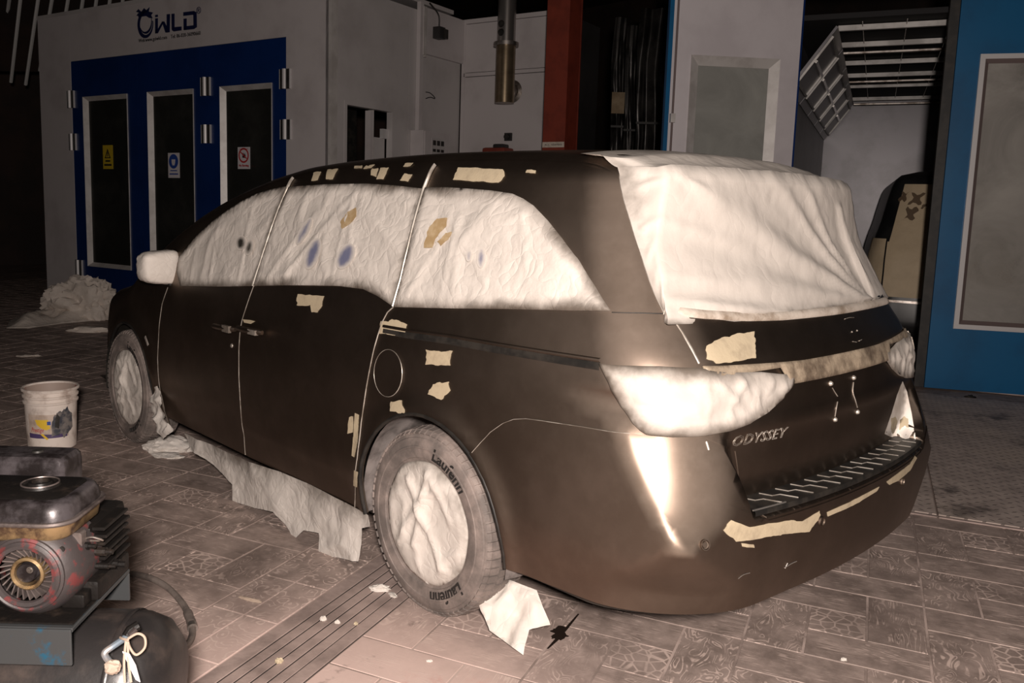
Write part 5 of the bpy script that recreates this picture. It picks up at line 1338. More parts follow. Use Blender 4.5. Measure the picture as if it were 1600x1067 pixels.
# white leaf, swung wide open
H2 = W2 + E2 * -1.30; ea = math.radians(53.5); EL = np.array([math.cos(ea), math.sin(ea), 0]); NL = np.array([-math.sin(ea), math.cos(ea), 0])
NL = NL if (CAM_C - H2) @ NL > 0 else -NL
def luv(px, py):
    P = on_plane(px, py, H2, NL); return float((P - H2) @ EL), float(P[2])
a0, tz1 = luv(1218.6, 92.6); a1, _ = luv(1080.2, 85.8); i0, iz1 = luv(1205, 104); i1, _ = luv(1088, 99)
ue = luv(1049, 100)[0]; ub_ = luv(1042.5, 100)[0]
m = MB()
for u0, u1, z0, z1 in ((0.012, a0, 0.012, 3.75), (a1, ue, 0.012, 3.75), (a0, a1, tz1, 3.75), (a0, a1, 0.012, 0.72)): slab(m, H2, EL, NL, u0, u1, z0, z1, -0.05, 0.0)
lw = par(m.build('door_leaf', M['booth2_white'], None, False), b2)
m = MB(); bevel_frame(m, H2, EL, NL, a0, a1, 0.72, tz1, 0.085, -0.035, 0.014); o = m.build('window_frame', M['alu'], None, False); o.parent = lw
m = MB(); slab(m, H2, EL, NL, a0 + 0.07, a1 - 0.07, 0.79, tz1 - 0.07, -0.045, -0.037); o = m.build('pane', dusty_glass('dusty_leaf_glass', (0.44, 0.44, 0.41), 0.5, 0.8), None, False); o.parent = lw
m = MB(); slab(m, H2, EL, NL, ue, ub_, 0.012, 3.75, -0.055, 0.004); o = m.build('edge_strip', M['booth2_blue'], None, False); o.parent = lw
m = MB(); slab(m, H2, EL, NL, -0.004, 0.012, 0.012, 3.75, -0.055, 0.004); o = m.build('edge_strip', M['booth_blue'], None, False); o.parent = lw
ru = luv(1054, 100)[0]; m = MB(); m.tube([H2 + EL * ru + NL * 0.022 + ZZ * 0.3, H2 + EL * ru + NL * 0.022 + ZZ * 3.5], 0.010, 8); o = m.build('bolt_rod', M['gasket'], None); o.parent = lw
zr = luv(1052, 185)[1]; m = MB(); slab(m, H2, EL, NL, ru - 0.022, ru + 0.022, zr - 0.04, zr + 0.04, 0.0, 0.045); o = m.build('rod_guide', M['alu'], None, False); o.parent = lw
# things seen through the white leaf's window are the dim inside of the leaf's far side
# booth interior; its front door leaf stands slightly ajar
a3 = math.radians(22.5); E3 = -np.array([math.cos(a3), math.sin(a3), 0]); N3 = np.array([-math.sin(a3), math.cos(a3), 0]); W3 = W2 - N2 * 0.10 + E2 * 0.02
DB = 6.4; CZ = 3.42
m = MB(); slab(m, W3 + E3 * -1.42, -N3, E3, 0.02, DB, 0, CZ, -0.06, 0.0); par(m.build('liner_left', M['inner'], None, False), b2)
m = MB(); slab(m, W3 + E3 * 2.75, -N3, E3, 0.0, DB, 0, CZ, 0.0, 0.06); par(m.build('liner_right', M['inner'], None, False), b2)
m = MB(); slab(m, W3 - N3 * DB, E3, N3, -1.45, 2.8, 0, CZ, -0.06, 0.0); par(m.build('liner_back', M['inner'], None, False), b2)
m = MB(); slab(m, W3, E3, N3, -1.45, 2.8, CZ, CZ + 0.05, -DB, -0.06); par(m.build('ceiling_filter', M['filter'], None, False), b2)
m = MB(); slab(m, W2, E2, N2, 1.42, 2.8, 0, 3.9, -0.06, 0.0); par(m.build('front_panel', M['booth2_blue'], None, False), b2)
m = MB(); slab(m, W2, E2, N2, -1.42, 1.42, 3.76, 4.0, -0.06, 0.0); par(m.build('header_panel', M['booth2_white'], None, False), b2)
m = MB(); slab(m, W3, E3, N3, -1.42, 2.7, 0.0, 0.012, -DB, -0.02); par(m.build('booth_floor', M['slat'], None, False), b2)
for k, dd in enumerate((0.35, 1.25, 2.45, 3.45, 4.45, 5.9)):
    m = MB(); slab(m, W3 - N3 * dd, E3, N3, -1.02, 2.4, CZ - 0.06, CZ - 0.01, -0.022, 0.022); par(m.build('ceiling_rail', M['rib'], None, False), b2)
    if k in (1, 3, 5):
        m = MB(); m.tube([W3 - N3 * (dd + 0.12) + E3 * -1.0 + ZZ * (CZ - 0.10), W3 - N3 * (dd + 0.12) + E3 * 2.4 + ZZ * (CZ - 0.10)], 0.018, 6); par(m.build('lamp_tube', M['steel'], None), b2)
for q in range(8):
    u = -0.8 + q * 0.38; m = MB(); m.tube([W3 + E3 * u + ZZ * (CZ - 0.03) - N3 * 0.1, W3 + E3 * u + ZZ * (CZ - 0.03) - N3 * (DB - 0.1)], 0.004, 4); par(m.build('filter_wire', M['steel'], None), b2)
# slanted light boxes along the upper left corner
hx0, hx1 = -1.42, -1.02
for k in range(5):
    d0 = 0.15 + k * 1.24; d1 = d0 + 1.20
    c0 = W3 + E3 * hx0 - N3 * d0 + ZZ * (CZ - 0.62); c1 = W3 + E3 * hx1 - N3 * d0 + ZZ * (CZ - 0.05); ax = (c1 - c0) / np.linalg.norm(c1 - c0); nn = np.cross(ax, N3); nn = nn if nn[2] < 0 else -nn
    Lx = np.linalg.norm(c1 - c0)
    m = MB(); m.obox((c0 + c1) / 2 - N3 * 0.60, ax, N3, nn, Lx / 2, 0.60, 0.012); lb = par(m.build('light_box', M['inner'], None, False), b2)
    for sgn in (-1, 1):
        m = MB(); m.obox((c0 + c1) / 2 - N3 * 0.60 + ax * sgn * Lx * 0.36 + nn * 0.02, ax, N3, nn, 0.012, 0.55, 0.012); o = m.build('light_frame', M['rib'], None, False); o.parent = lb
        m = MB(); m.obox((c0 + c1) / 2 - N3 * 0.60 + N3 * sgn * 0.54 + nn * 0.02, ax, N3, nn, Lx * 0.36, 0.012, 0.012); o = m.build('light_frame', M['rib'], None, False); o.parent = lb
    m = MB(); m.obox((c0 + c1) / 2 - N3 * 0.60 + nn * 0.03, ax, N3, nn, 0.014, 0.5, 0.014); o = m.build('lamp_tube', M['chrome'], None, False); o.parent = lb

# ------------------------------------------------------------------ masked van inside the second booth
M['beige_paper'] = mk_paper('beige_masking_paper', (0.58, 0.46, 0.31), 0.2, (0.02, 0.02, 0.018), 3.0)
M['brown_patch'] = plain('brown_tape_patch', (0.13, 0.085, 0.05), 0.7)
M['black_paint'] = plain('black_gloss_paint', (0.010, 0.010, 0.011), 0.35, 0, (0.02, 0.02, 0.02), 4)
van2 = empty('masked_van', W2 - N2 * 1.6 + E2 * 0.75, 0, 'black van wrapped in beige masking paper standing inside the spray booth', 'van')
_f = math.radians(7); E2v = E2 * math.cos(_f) + N2 * math.sin(_f); N2v = N2 * math.cos(_f) - E2 * math.sin(_f)
V2O = W2 - N2 * 1.30 + E2 * 0.545
w2p = pchip([0.25, 0.45, 0.8, 1.1, 1.3, 1.5, 1.8, 1.98, 2.06, 2.10], [0.84, 0.90, 0.92, 0.91, 0.875, 0.82, 0.755, 0.70, 0.62, 0.45])
d2p = pchip([0.25, 0.45, 0.8, 1.1, 1.3, 1.5, 1.8, 1.98, 2.06, 2.10], [0.08, 0.0, 0.02, 0.05, 0.10, 0.17, 0.28, 0.36, 0.46, 0.65])
def v2pt(t, z, off=0.0):
    """point of the van's skin: t runs from -1 (left flank front) through 0 (rear centre) to 1"""
    w = float(w2p(np.array(z))) + off; d = float(d2p(np.array(z))) - off; s = abs(t); r = 0.30
    sg = -1 if t < 0 else 1
    L1 = w - r; L2_ = r * math.pi / 2; L3 = 3.2; a = s * (L1 + L2_ + L3)
    if a < L1: x, y = a, d + 0.10 * (a / w) ** 2
    elif a < L1 + L2_: q = (a - L1) / r; x, y = L1 + r * math.sin(q), d + 0.10 * (L1 / w) ** 2 + r * (1 - math.cos(q))
    else: x, y = w, d + 0.10 * (L1 / w) ** 2 + r + a - L1 - L2_
    return V2O + E2v * (sg * x) - N2v * y + ZZ * z
def v2grid(name, t0, t1, z0, z1, nt_, nz, mat, off, edge=None, shape=None):
    vs = []; fs = []
    for i in range(nt_ + 1):
        for j in range(nz + 1):
            t = t0 + (t1 - t0) * i / nt_; z = z0 + (z1 - z0) * j / nz
            if shape: t, z = shape(i / nt_, j / nz)
            vs.append(v2pt(t, z, off + (0.012 * noise.noise(Vector((t * 30, z * 7, 1.3))) if mat is M['beige_paper'] else 0)))
    for i in range(nt_):
        for j in range(nz): a = i * (nz + 1) + j; fs.append((a, a + 1, a + nz + 2, a + nz + 1))
    m = MB(); m.add(vs, fs); o = par(m.build(name, mat, None, True, None), van2)
    at = o.data.attributes.new('edge', 'FLOAT', 'POINT'); at.data.foreach_set('value', [0.3] * len(o.data.vertices)); return o
v2grid('body_shell', -1, 1, 0.27, 2.095, 120, 40, M['black_paint'], 0.0)
top = MB(); top.add([v2pt(t, 2.095) for t in np.linspace(-1, 1, 41)], [tuple(range(41))]); par(top.build('roof', M['black_paint'], None, False), van2)
# rear window and hatch paper; left quarter paper
TL = -0.178
v2grid('window_masking', -0.172, 0.172, 1.32, 1.93, 24, 20, M['beige_paper'], 0.014, shape=lambda i, j: ((-1 + 2 * i) * (0.172 - 0.020 * j), 1.30 + 0.64 * j))
v2grid('hatch_masking', -0.176, 0.176, 0.72, 1.31, 24, 18, M['beige_paper'], 0.012)
v2grid('quarter_masking', -0.30, -0.180, 0.80, 1.34, 14, 16, M['beige_paper'], 0.012)
v2grid('quarter_masking', 0.180, 0.30, 0.80, 1.34, 14, 16, M['beige_paper'], 0.012)
v2grid('rear_bumper', -0.30, 0.30, 0.36, 0.66, 40, 8, M['black_paint'], 0.05)
v2grid('step_plate', -0.165, -0.06, 0.665, 0.69, 8, 2, M['steel'], 0.055)
for k, (t, z, w, h) in enumerate(((-0.150, 1.80, 0.016, 0.09), (-0.118, 1.78, 0.024, 0.11), (-0.128, 1.62, 0.022, 0.12), (-0.10, 1.70, 0.008, 0.05))):
    v2grid('torn_patch', t - w / 2, t + w / 2, z - h / 2, z + h / 2, 5, 5, M['brown_patch'], 0.030, shape=lambda i, j, t=t, z=z, w=w, h=h, k=k: (t + (i - 0.5) * w * (1 + 0.4 * math.sin(j * 7 + k)) + (j - 0.5) * 0.008, z + (j - 0.5) * h * (1 + 0.3 * math.sin(i * 8 + k))))
for sg in (-1, 1):
    P = V2O + E2v * (sg * 0.74) - N2v * 0.95 + ZZ * 0.342
    m = MB(); m.lathe([(0.18, -0.1), (0.30, -0.11), (0.33, -0.08), (0.33, 0.08), (0.30, 0.11), (0.18, 0.1)], 32, frame_matrix(P, Vector(N2v), Vector(ZZ), Vector(E2v))); par(m.build('tire', M['rubber'], None), van2)

# ================================================================== ENGINE-DRIVEN COMPRESSOR
M['eng_grey'] = plain('sooty_grey_enamel', (0.070, 0.061, 0.065), 0.36, 0.35, (0.013, 0.010, 0.010), 16, 0.34, 0.62, 0.25, 30)
M['eng_tan'] = plain('scorched_tan_metal', (0.30, 0.205, 0.105), 0.36, 0.6, (0.07, 0.042, 0.028), 22, 0.42, 0.66, 0.2, 40)
M['eng_red'] = plain('flaking_red_shroud', (0.040, 0.033, 0.033), 0.55, 0.2, (0.115, 0.026, 0.026), 30, 0.50, 0.62, 0.3, 40)
M['eng_black'] = plain('oily_black_casting', (0.007, 0.006, 0.0055), 0.45, 0, (0.026, 0.019, 0.015), 24, 0.52, 0.8, 0.5, 40, spec=0.18)
M['eng_fin'] = plain('dull_aluminium_fin', (0.17, 0.14, 0.13), 0.4, 0.6, (0.06, 0.047, 0.045), 16)
M['base_blue'] = plain('worn_blue_steel', (0.050, 0.053, 0.055), 0.40, 0.35, (0.010, 0.085, 0.15), 9, 0.54, 0.64, 0.15, 30)
M['tank_dark'] = plain('dusty_black_tank', (0.018, 0.016, 0.016), 0.38, 0.1, (0.058, 0.044, 0.038), 8, 0.45, 0.75, 0.2, 40)
M['hose'] = plain('grey_rubber_hose', (0.20, 0.165, 0.145), 0.65, 0, (0.11, 0.09, 0.08), 12)
M['cord'] = plain('beige_cord', (0.36, 0.28, 0.22), 0.8); M['rust_blue'] = plain('blue_grey_pipe', (0.16, 0.20, 0.24), 0.4, 0.4, (0.30, 0.24, 0.20), 14)
GX = np.array([-0.678, -0.735, 0]); GX /= np.linalg.norm(GX); GY = np.array([-GX[1], GX[0], 0]); GY = GY if GY @ CAM_M[2] > 0 else -GY
G0 = CAM_C + ray(110, 985) * 1.74
GZ = float(G0[2])
MG = frame_matrix((G0[0], G0[1], 0.0), Vector(GX), Vector(GY), Vector((0, 0, 1)))
eng = empty('air_compressor', (float(G0[0]), float(G0[1]), 0), 0, 'grimy petrol-engine air compressor with a scorched fuel tank in the left foreground', 'air compressor')
eng.matrix_world = MG
def ge(mb, name, mat, parent=None, smooth=True, angle=35):
    """part given in the compressor's own frame (x right, y away, z up from the floor)"""
    o = mb.build(name, mat, None, smooth, angle); o.parent = parent or eng; return o
Z0 = GZ
m = MB(); m.box(-0.62, 0.0, 0.0, 0.008, Z0 - 0.078, Z0, 0.002); m.box(-0.62, 0.0, 0.008, 0.30, Z0 - 0.010, Z0, 0.002); m.box(-0.62, 0.0, 0.292, 0.30, Z0 - 0.078, Z0 - 0.010, 0.002)
bch = ge(m, 'engine_bracket', M['base_blue'])
m = MB(); m.box(-0.60, -0.004, 0.02, 0.285, Z0 + 0.0005, Z0 + 0.004, 0.001); ge(m, 'oily_deck', M['eng_black'], bch)
m = MB(); m.box(-0.36, 0.005, 0.12, 0.29, Z0 + 0.004, Z0 + 0.050, 0.01, 2); m.box(-0.06, -0.01, 0.085, 0.125, Z0 + 0.004, Z0 + 0.035, 0.006, 2); ge(m, 'engine_foot', M['eng_black'])
m = MB(); m.box(-0.30, -0.02, 0.15, 0.34, Z0 + 0.05, Z0 + 0.160, 0.02, 2); ge(m, 'crankcase', M['eng_black'])
for k in range(6):
    m = MB(); m.box(-0.025, 0.008 - 0.004 * (k % 2), 0.16, 0.29, Z0 + 0.062 + k * 0.017, Z0 + 0.070 + k * 0.017, 0.002); ge(m, 'cooling_fin', M['eng_black'])
for (x, y, z, r) in ((0.004, 0.15, 0.105, 0.010), (0.010, 0.20, 0.055, 0.012), (0.008, 0.15, 0.072, 0.007), (-0.02, 0.12, 0.13, 0.009)):
    m = MB(); m.lathe([(0, 0.022), (r * 0.6, 0.022), (r * 0.6, 0.008), (r, 0.008), (r, -0.02), (0, -0.02)], 8, Matrix.Translation((x, y, Z0 + z)) @ Matrix.Rotation(math.pi / 2, 4, 'Y')); ge(m, 'bolt', M['eng_black'])
m = MB(); m.tube(spline([(-0.03, 0.13, Z0 + 0.140), (-0.005, 0.12, Z0 + 0.150), (0.012, 0.13, Z0 + 0.140), (0.0, 0.15, Z0 + 0.130), (-0.02, 0.14, Z0 + 0.134)], 6), 0.0022, 6); ge(m, 'wire_loop', M['steel'])
# fan shroud with recoil cup, facing us
sx, sz = -0.113, Z0 + 0.093
Ms = Matrix.Translation((sx, 0.060, sz)) @ Matrix.Rotation(math.pi / 2, 4, 'X')
m = MB(); m.lathe([(0.056, 0.012), (0.058, 0.018), (0.066, 0.019), (0.072, 0.012), (0.080, 0.008), (0.092, -0.004), (0.100, -0.024), (0.103, -0.05), (0.103, -0.12)], 48, Ms, False); shr = ge(m, 'fan_shroud', M['eng_red'])
m = MB(); m.lathe([(0.071, 0.012), (0.075, 0.015), (0.080, 0.012), (0.081, 0.005)], 48, Ms, False); ge(m, 'shroud_rim', M['eng_red'], shr)
m = MB(); m.lathe([(0.0, -0.03), (0.062, -0.03), (0.062, -0.024), (0.0, -0.024)], 40, Ms); ge(m, 'flywheel', M['eng_black'], shr)
for k in range(26):
    a = 2 * math.pi * k / 26; ca, sa = math.cos(a), math.sin(a); ca2, sa2 = math.cos(a + 0.22), math.sin(a + 0.22)
    m = MB(); th_ = 0.0014
    p0 = Vector((sx + 0.036 * ca, 0.062, sz + 0.036 * sa)); p1 = Vector((sx + 0.056 * ca2, 0.056, sz + 0.056 * sa2)); t = (p1 - p0).normalized(); n_ = Vector((-t.z, 0, t.x))
    vs = [p + n_ * s_ * th_ + Vector((0, d, 0)) for p in (p0, p1) for s_ in (-1, 1) for d in (-0.004, 0.028)]
    m.add(vs, [(0, 2, 6, 4), (1, 5, 7, 3), (0, 1, 3, 2), (4, 6, 7, 5), (0, 4, 5, 1), (2, 3, 7, 6)]); ge(m, 'fan_blade', M['eng_fin'], shr, False)
m = MB(); m.lathe([(0.035, -0.026), (0.035, 0.006), (0.031, 0.010), (0.027, 0.005), (0.027, -0.026)], 36, Ms, False); ge(m, 'recoil_cup', M['eng_tan'], shr)
m = MB(); m.lathe([(0.0, -0.002), (0.019, -0.002), (0.021, -0.005), (0.021, -0.03), (0, -0.03)], 28, Ms @ Matrix.Translation((-0.007, -0.003, 0))); hub = ge(m, 'hub', M['eng_grey'], shr)
m = MB(); m.lathe([(0.0, 0.004), (0.004, 0.004), (0.005, 0.0), (0.007, 0.0), (0.007, -0.002)], 14, Ms @ Matrix.Translation((0.003, 0.006, 0))); ge(m, 'nut', M['steel'], shr)
m = MB(); m.lathe([(0.0, 0.002), (0.006, 0.002), (0.007, -0.002)], 12, Matrix.Translation((sx + 0.070, 0.062, sz + 0.052)) @ Matrix.Rotation(math.pi / 2, 4, 'X')); ge(m, 'bolt_hole', M['black'], shr)
# fuel tank: two pressed shells with a crimped rim, and the filler neck
def shell_box(mb, rows, nseg=8):
    """stack of rounded rectangles (x0,x1,y0,y1,radius,z)"""
    rings = []
    for (x0, x1, y0, y1, r, z) in rows:
        ring = []
        for (cx, cy, a0) in ((x1 - r, y1 - r, 0), (x0 + r, y1 - r, 90), (x0 + r, y0 + r, 180), (x1 - r, y0 + r, 270)):
            for k in range(nseg + 1):
                a = math.radians(a0 + 90 * k / nseg); ring.append((cx + r * math.cos(a), cy + r * math.sin(a), z))
        rings.append(ring)
    n = len(rings[0]); vs = [p for r in rings for p in r]; fs = []
    for i in range(len(rings) - 1):
        for k in range(n): fs.append((i * n + k, i * n + (k + 1) % n, (i + 1) * n + (k + 1) % n, (i + 1) * n + k))
    fs.append(tuple(range(n))[::-1]); fs.append(tuple((len(rings) - 1) * n + k for k in range(n))); return mb.add(vs, fs)
tx0, tx1, ty0, ty1 = -0.330, -0.026, 0.045, 0.250; tz = Z0 + 0.205
m = MB(); shell_box(m, [(tx0, tx1, ty0, ty1, 0.045, tz), (tx0 + 0.002, tx1 - 0.002, ty0 + 0.002, ty1 - 0.002, 0.045, tz + 0.022), (tx0 + 0.007, tx1 - 0.007, ty0 + 0.008, ty1 - 0.007, 0.043, tz + 0.033), (tx0 + 0.013, tx1 - 0.013, ty0 + 0.015, ty1 - 0.013, 0.038, tz + 0.039), (tx0 + 0.022, tx1 - 0.022, ty0 + 0.026, ty1 - 0.020, 0.032, tz + 0.041)])
ft = ge(m, 'fuel_tank', M['eng_grey'], None, True, 50)
m = MB(); shell_box(m, [(tx0 - 0.008, tx1 + 0.008, ty0 - 0.008, ty1 + 0.008, 0.05, tz - 0.005), (tx0 - 0.010, tx1 + 0.010, ty0 - 0.010, ty1 + 0.010, 0.05, tz - 0.001), (tx0 - 0.008, tx1 + 0.008, ty0 - 0.008, ty1 + 0.008, 0.05, tz + 0.003)]); ge(m, 'tank_rim', M['eng_fin'], ft)
m = MB(); shell_box(m, [(tx0 + 0.015, tx1 - 0.015, ty0 + 0.015, ty1 - 0.015, 0.04, tz - 0.044), (tx0 + 0.004, tx1 - 0.004, ty0 + 0.004, ty1 - 0.004, 0.045, tz - 0.034), (tx0, tx1, ty0, ty1, 0.045, tz - 0.004)]); ge(m, 'tank_base', M['eng_tan'], ft, True, 50)
m = MB(); shell_box(m, [(tx0 + 0.024, tx1 - 0.024, ty0 + 0.030, ty1 - 0.022, 0.03, tz + 0.0405), (tx0 + 0.026, tx1 - 0.026, ty0 + 0.032, ty1 - 0.024, 0.03, tz + 0.0420)]); ge(m, 'sooty_top', M['eng_black'], ft)
Mn = Matrix.Translation((-0.135, 0.165, tz + 0.0415)); m = MB(); m.lathe([(0.042, 0.0), (0.040, 0.006), (0.034, 0.007), (0.031, 0.003), (0.026, 0.003), (0.024, 0.010), (0.019, 0.010), (0.018, -0.01), (0, -0.01)], 32, Mn, False); ge(m, 'filler_neck', M['eng_black'], ft)
m = MB(); m.lathe([(0.036, 0.006), (0.037, 0.0085), (0.039, 0.0085), (0.040, 0.005)], 32, Mn, False); ge(m, 'neck_ring', M['eng_fin'], ft)
m = MB(); m.box(-0.40, -0.155, 0.31, 0.42, Z0 + 0.17, Z0 + 0.262, 0.025, 3); ge(m, 'silencer', M['eng_grey'])
m = MB(); m.lathe([(0, 0.004), (0.012, 0.004), (0.014, 0)], 12, Matrix.Translation((-0.24, 0.36, Z0 + 0.262))); ge(m, 'silencer_plug', M['black'])
m = MB(); m.box(-0.045, -0.02, 0.10, 0.13, Z0 + 0.11, Z0 + 0.165, 0.004); ge(m, 'tank_stay', M['eng_fin'])
# air receiver under the engine, on two feet
tr = 0.155; tcz = Z0 - 0.078 - tr * 0.78; tcy = 0.15
Mt = Matrix.Translation((0, tcy, tcz)) @ Matrix.Rotation(math.pi / 2, 4, 'Y')
xr = 0.165
m = MB(); m.lathe([(0.0, -0.80), (0.08, -0.785), (tr * 0.9, -0.74), (tr, -0.69), (tr, xr - 0.11), (tr * 0.985, xr - 0.085), (tr * 0.90, xr - 0.045), (tr * 0.66, xr - 0.012), (tr * 0.3, xr - 0.001), (0.0, xr)], 48, Mt); tk = ge(m, 'air_receiver', M['tank_dark'], None, True, 50)
m = MB(); m.lathe([(tr + 0.0015, xr - 0.115), (tr + 0.003, xr - 0.112), (tr + 0.003, xr - 0.106), (tr + 0.0015, xr - 0.103)], 48, Mt, False); ge(m, 'weld_seam', M['tank_dark'], tk)
for x in (-0.62, 0.0):
    m = MB(); m.box(x - 0.02, x + 0.02, tcy - 0.13, tcy - 0.09, 0.0, tcz - 0.08, 0.004); m.box(x - 0.02, x + 0.02, tcy + 0.09, tcy + 0.13, 0.0, tcz - 0.08, 0.004); m.box(x - 0.02, x + 0.02, tcy - 0.13, tcy + 0.13, tcz - 0.125, tcz - 0.09, 0.004); ge(m, 'foot', M['base_blue'])
# bent relief pipe tied with cord
def gpt(px, py, dep): 
    P = CAM_C + ray(px, py) * dep - np.array([G0[0], G0[1], 0]); return (float(P @ GX), float(P @ GY), float(P[2]))
m = MB(); pts = [gpt(175, 1040, 1.74), gpt(171, 1034, 1.735), gpt(165, 1026, 1.73), gpt(164, 1019, 1.73), gpt(176, 1010, 1.74), gpt(195, 997, 1.76), gpt(201, 991, 1.77)]
m.tube(spline(pts, 5), 0.0068, 10); pipe = ge(m, 'relief_pipe', M['rust_blue'])
m = MB(); m.tube([gpt(198, 994, 1.765), gpt(203, 985, 1.77), gpt(216, 977, 1.78)], 0.0105, 10); ge(m, 'valve', M['eng_black'], pipe)
m = MB(); m.tube([gpt(202, 993, 1.755), gpt(212, 983, 1.765)], 0.006, 8); ge(m, 'valve_cap', M['eng_fin'], pipe)
m = MB(); m.tube(spline([gpt(200, 998, 1.745), gpt(215, 990, 1.745), gpt(226, 996, 1.75), gpt(226, 1012, 1.75), gpt(213, 1023, 1.745), (gpt(203, 1012, 1.74)), gpt(199, 999, 1.74)], 7), 0.0026, 6); ge(m, 'cord_loop', M['cord'], pipe)
for a, b in (((197, 1000), (195, 1066)), ((200, 1000), (205, 1066)), ((188, 996), (200, 1000))):
    m = MB(); m.tube(spline([gpt(*a, 1.735), gpt((a[0] + b[0]) / 2 - 2, (a[1] + b[1]) / 2, 1.72), gpt(*b, 1.71)], 6), 0.0026, 6); ge(m, 'cord', M['cord'], pipe)
m = MB(); q = [gpt(191, 1018, 1.725), gpt(202, 1022, 1.72), gpt(212, 1040, 1.715), gpt(219, 1066, 1.71), gpt(212, 1062, 1.712), gpt(203, 1044, 1.718)]; q2 = [(x, y + 0.002, z) for x, y, z in q]; m.add(q + q2, [(0, 1, 2, 3, 4, 5), (11, 10, 9, 8, 7, 6)] + [(i, 6 + i, 6 + (i + 1) % 6, (i + 1) % 6) for i in range(6)]); ge(m, 'torn_tape', M['sign_white'], pipe, False)
crumple('putty', (0, 0, 0), 0.016, 0.012, 0.014, 5.0, M['cord'], None, 0, 3, 0.3, False).matrix_world = MG @ Matrix.Translation(gpt(176, 1042, 1.725))
pu = bpy.data.objects['putty']; _mw = pu.matrix_world.copy(); pu.parent = pipe; pu.matrix_world = _mw; pu.matrix_parent_inverse = MG.inverted()
# hose on the floor
hz = 0.013
hp = [on_z(150, 897, hz), on_z(185, 895, hz), on_z(225, 900, hz), on_z(258, 915, hz), on_z(283, 940, hz), on_z(295, 962, hz), on_z(301, 985, hz), on_z(294, 1006, hz), on_z(272, 1021, hz), on_z(240, 1030, hz), on_z(205, 1036, hz)]
hose = empty('air_hose', hp[5] * [1, 1, 0], 0, 'grey rubber air hose curling on the floor beside the compressor', 'hose')
m = MB(); m.tube(spline(hp, 8), 0.0125, 10); par(m.build('hose_body', M['hose'], None), hose)
m = MB(); c = spline(hp, 8)[38:46]; m.tube(c, [0.016, 0.017, 0.017, 0.0165, 0.0165, 0.017, 0.0175, 0.0165], 12); par(m.build('coupling', M['hose'], None), hose)
m = MB(); m.tube(spline(hp, 8)[45:48], 0.019, 12); par(m.build('hose_clip', M['steel'], None), hose)

# ================================================================== BUCKET
M['bucket'] = plain('stained_white_plastic', (0.74, 0.66, 0.60), 0.5, 0, (0.40, 0.32, 0.275), 9, 0.45, 0.72)
M['bucket_in'] = plain('bucket_inside_stained', (0.36, 0.28, 0.24), 0.6, 0, (0.30, 0.05, 0.04), 12, 0.56, 0.66)
def label_mat():
    m, nt, b = node_mat('paint_splashed_label'); T = NT(nt); v = T.obj(); n = T.noise(v, 16, 5, 0.65)
    c = T.mix(T.ramp(n, 0.40, 0.60), (0.045, 0.05, 0.065, 1), (0.20, 0.18, 0.17, 1)); nt.links.new(c, b.inputs['Base Color']); b.inputs['Roughness'].default_value = 0.4; return m
M['splash'] = label_mat()
BK = on_z(82, 697); BK[2] = 0
bkt = empty('paint_bucket', BK, 0, 'white plastic paint bucket with a yellow label and dark splashes on the floor', 'bucket')
Hb, Rt, Rb = 0.385, 0.158, 0.138
def rb(z): return Rb + (Rt - 0.006 - Rb) * z / Hb
m = MB(); m.lathe([(0, 0.0), (Rb - 0.008, 0.0), (Rb, 0.008), (rb(0.29), 0.29), (rb(0.29) + 0.008, 0.294), (rb(0.30) + 0.009, 0.304), (rb(0.31), 0.309), (rb(0.33), 0.326), (rb(0.33) + 0.008, 0.330), (rb(0.34) + 0.009, 0.340), (rb(0.35), 0.345), (rb(0.37), 0.366), (Rt + 0.006, 0.370), (Rt + 0.008, 0.380), (Rt + 0.002, 0.386), (Rt - 0.006, 0.384), (Rt - 0.008, 0.36)], 48, None, False); o = m.build('shell', M['bucket'], bkt)
m = MB(); m.lathe([(Rt - 0.0075, 0.375), (rb(0.2) - 0.006, 0.2), (Rb - 0.008, 0.03), (0, 0.028)], 48, None, False); m.build('lining', M['bucket_in'], bkt)
ang0 = math.atan2(CAM_C[1] - BK[1], CAM_C[0] - BK[0])
def bpatch(name, pts, mat, d=0.0015, n=10):
    """label piece wrapped on the bucket; pts in (degrees left of the viewer's line, height)"""
    V, T, ed = flat_mesh(np.array([(p[0] / 100, p[1]) for p in pts], float), 0.02)
    P = []; N = []
    for a_, z in V:
        a = ang0 + math.radians(a_ * 100); P.append(((rb(z) + d) * math.cos(a), (rb(z) + d) * math.sin(a), z)); N.append((math.cos(a), math.sin(a), 0))
    o = skin(name, np.array(P), T, np.array(N), mat, bkt, None, 0.001, True); return o
M['label_cream'] = plain('cream_label', (0.55, 0.45, 0.38), 0.5, 0, (0.38, 0.29, 0.23), 14); M['label_yellow'] = plain('yellow_label', (0.72, 0.48, 0.04), 0.5); M['label_purple'] = plain('purple_band', (0.075, 0.05, 0.14), 0.5)
bpatch('label', [(-58, 0.09), (40, 0.09), (40, 0.235), (-58, 0.235)], M['label_cream'], 0.0008)
bpatch('label_band', [(-58, 0.088), (36, 0.088), (36, 0.108), (-58, 0.118)], M['label_purple'], 0.0016)
bpatch('label_sun', [(-38, 0.205), (-8, 0.205), (-3, 0.15), (-12, 0.14), (-24, 0.152), (-34, 0.175)], M['label_yellow'], 0.0016)
bpatch('label_flash', [(-26, 0.115), (-20, 0.118), (-8, 0.085), (-12, 0.078)], M['label_yellow'], 0.0022)
bpatch('label_square', [(-10, 0.172), (-2, 0.172), (-2, 0.194), (-10, 0.194)], M['blue_print'], 0.0022)
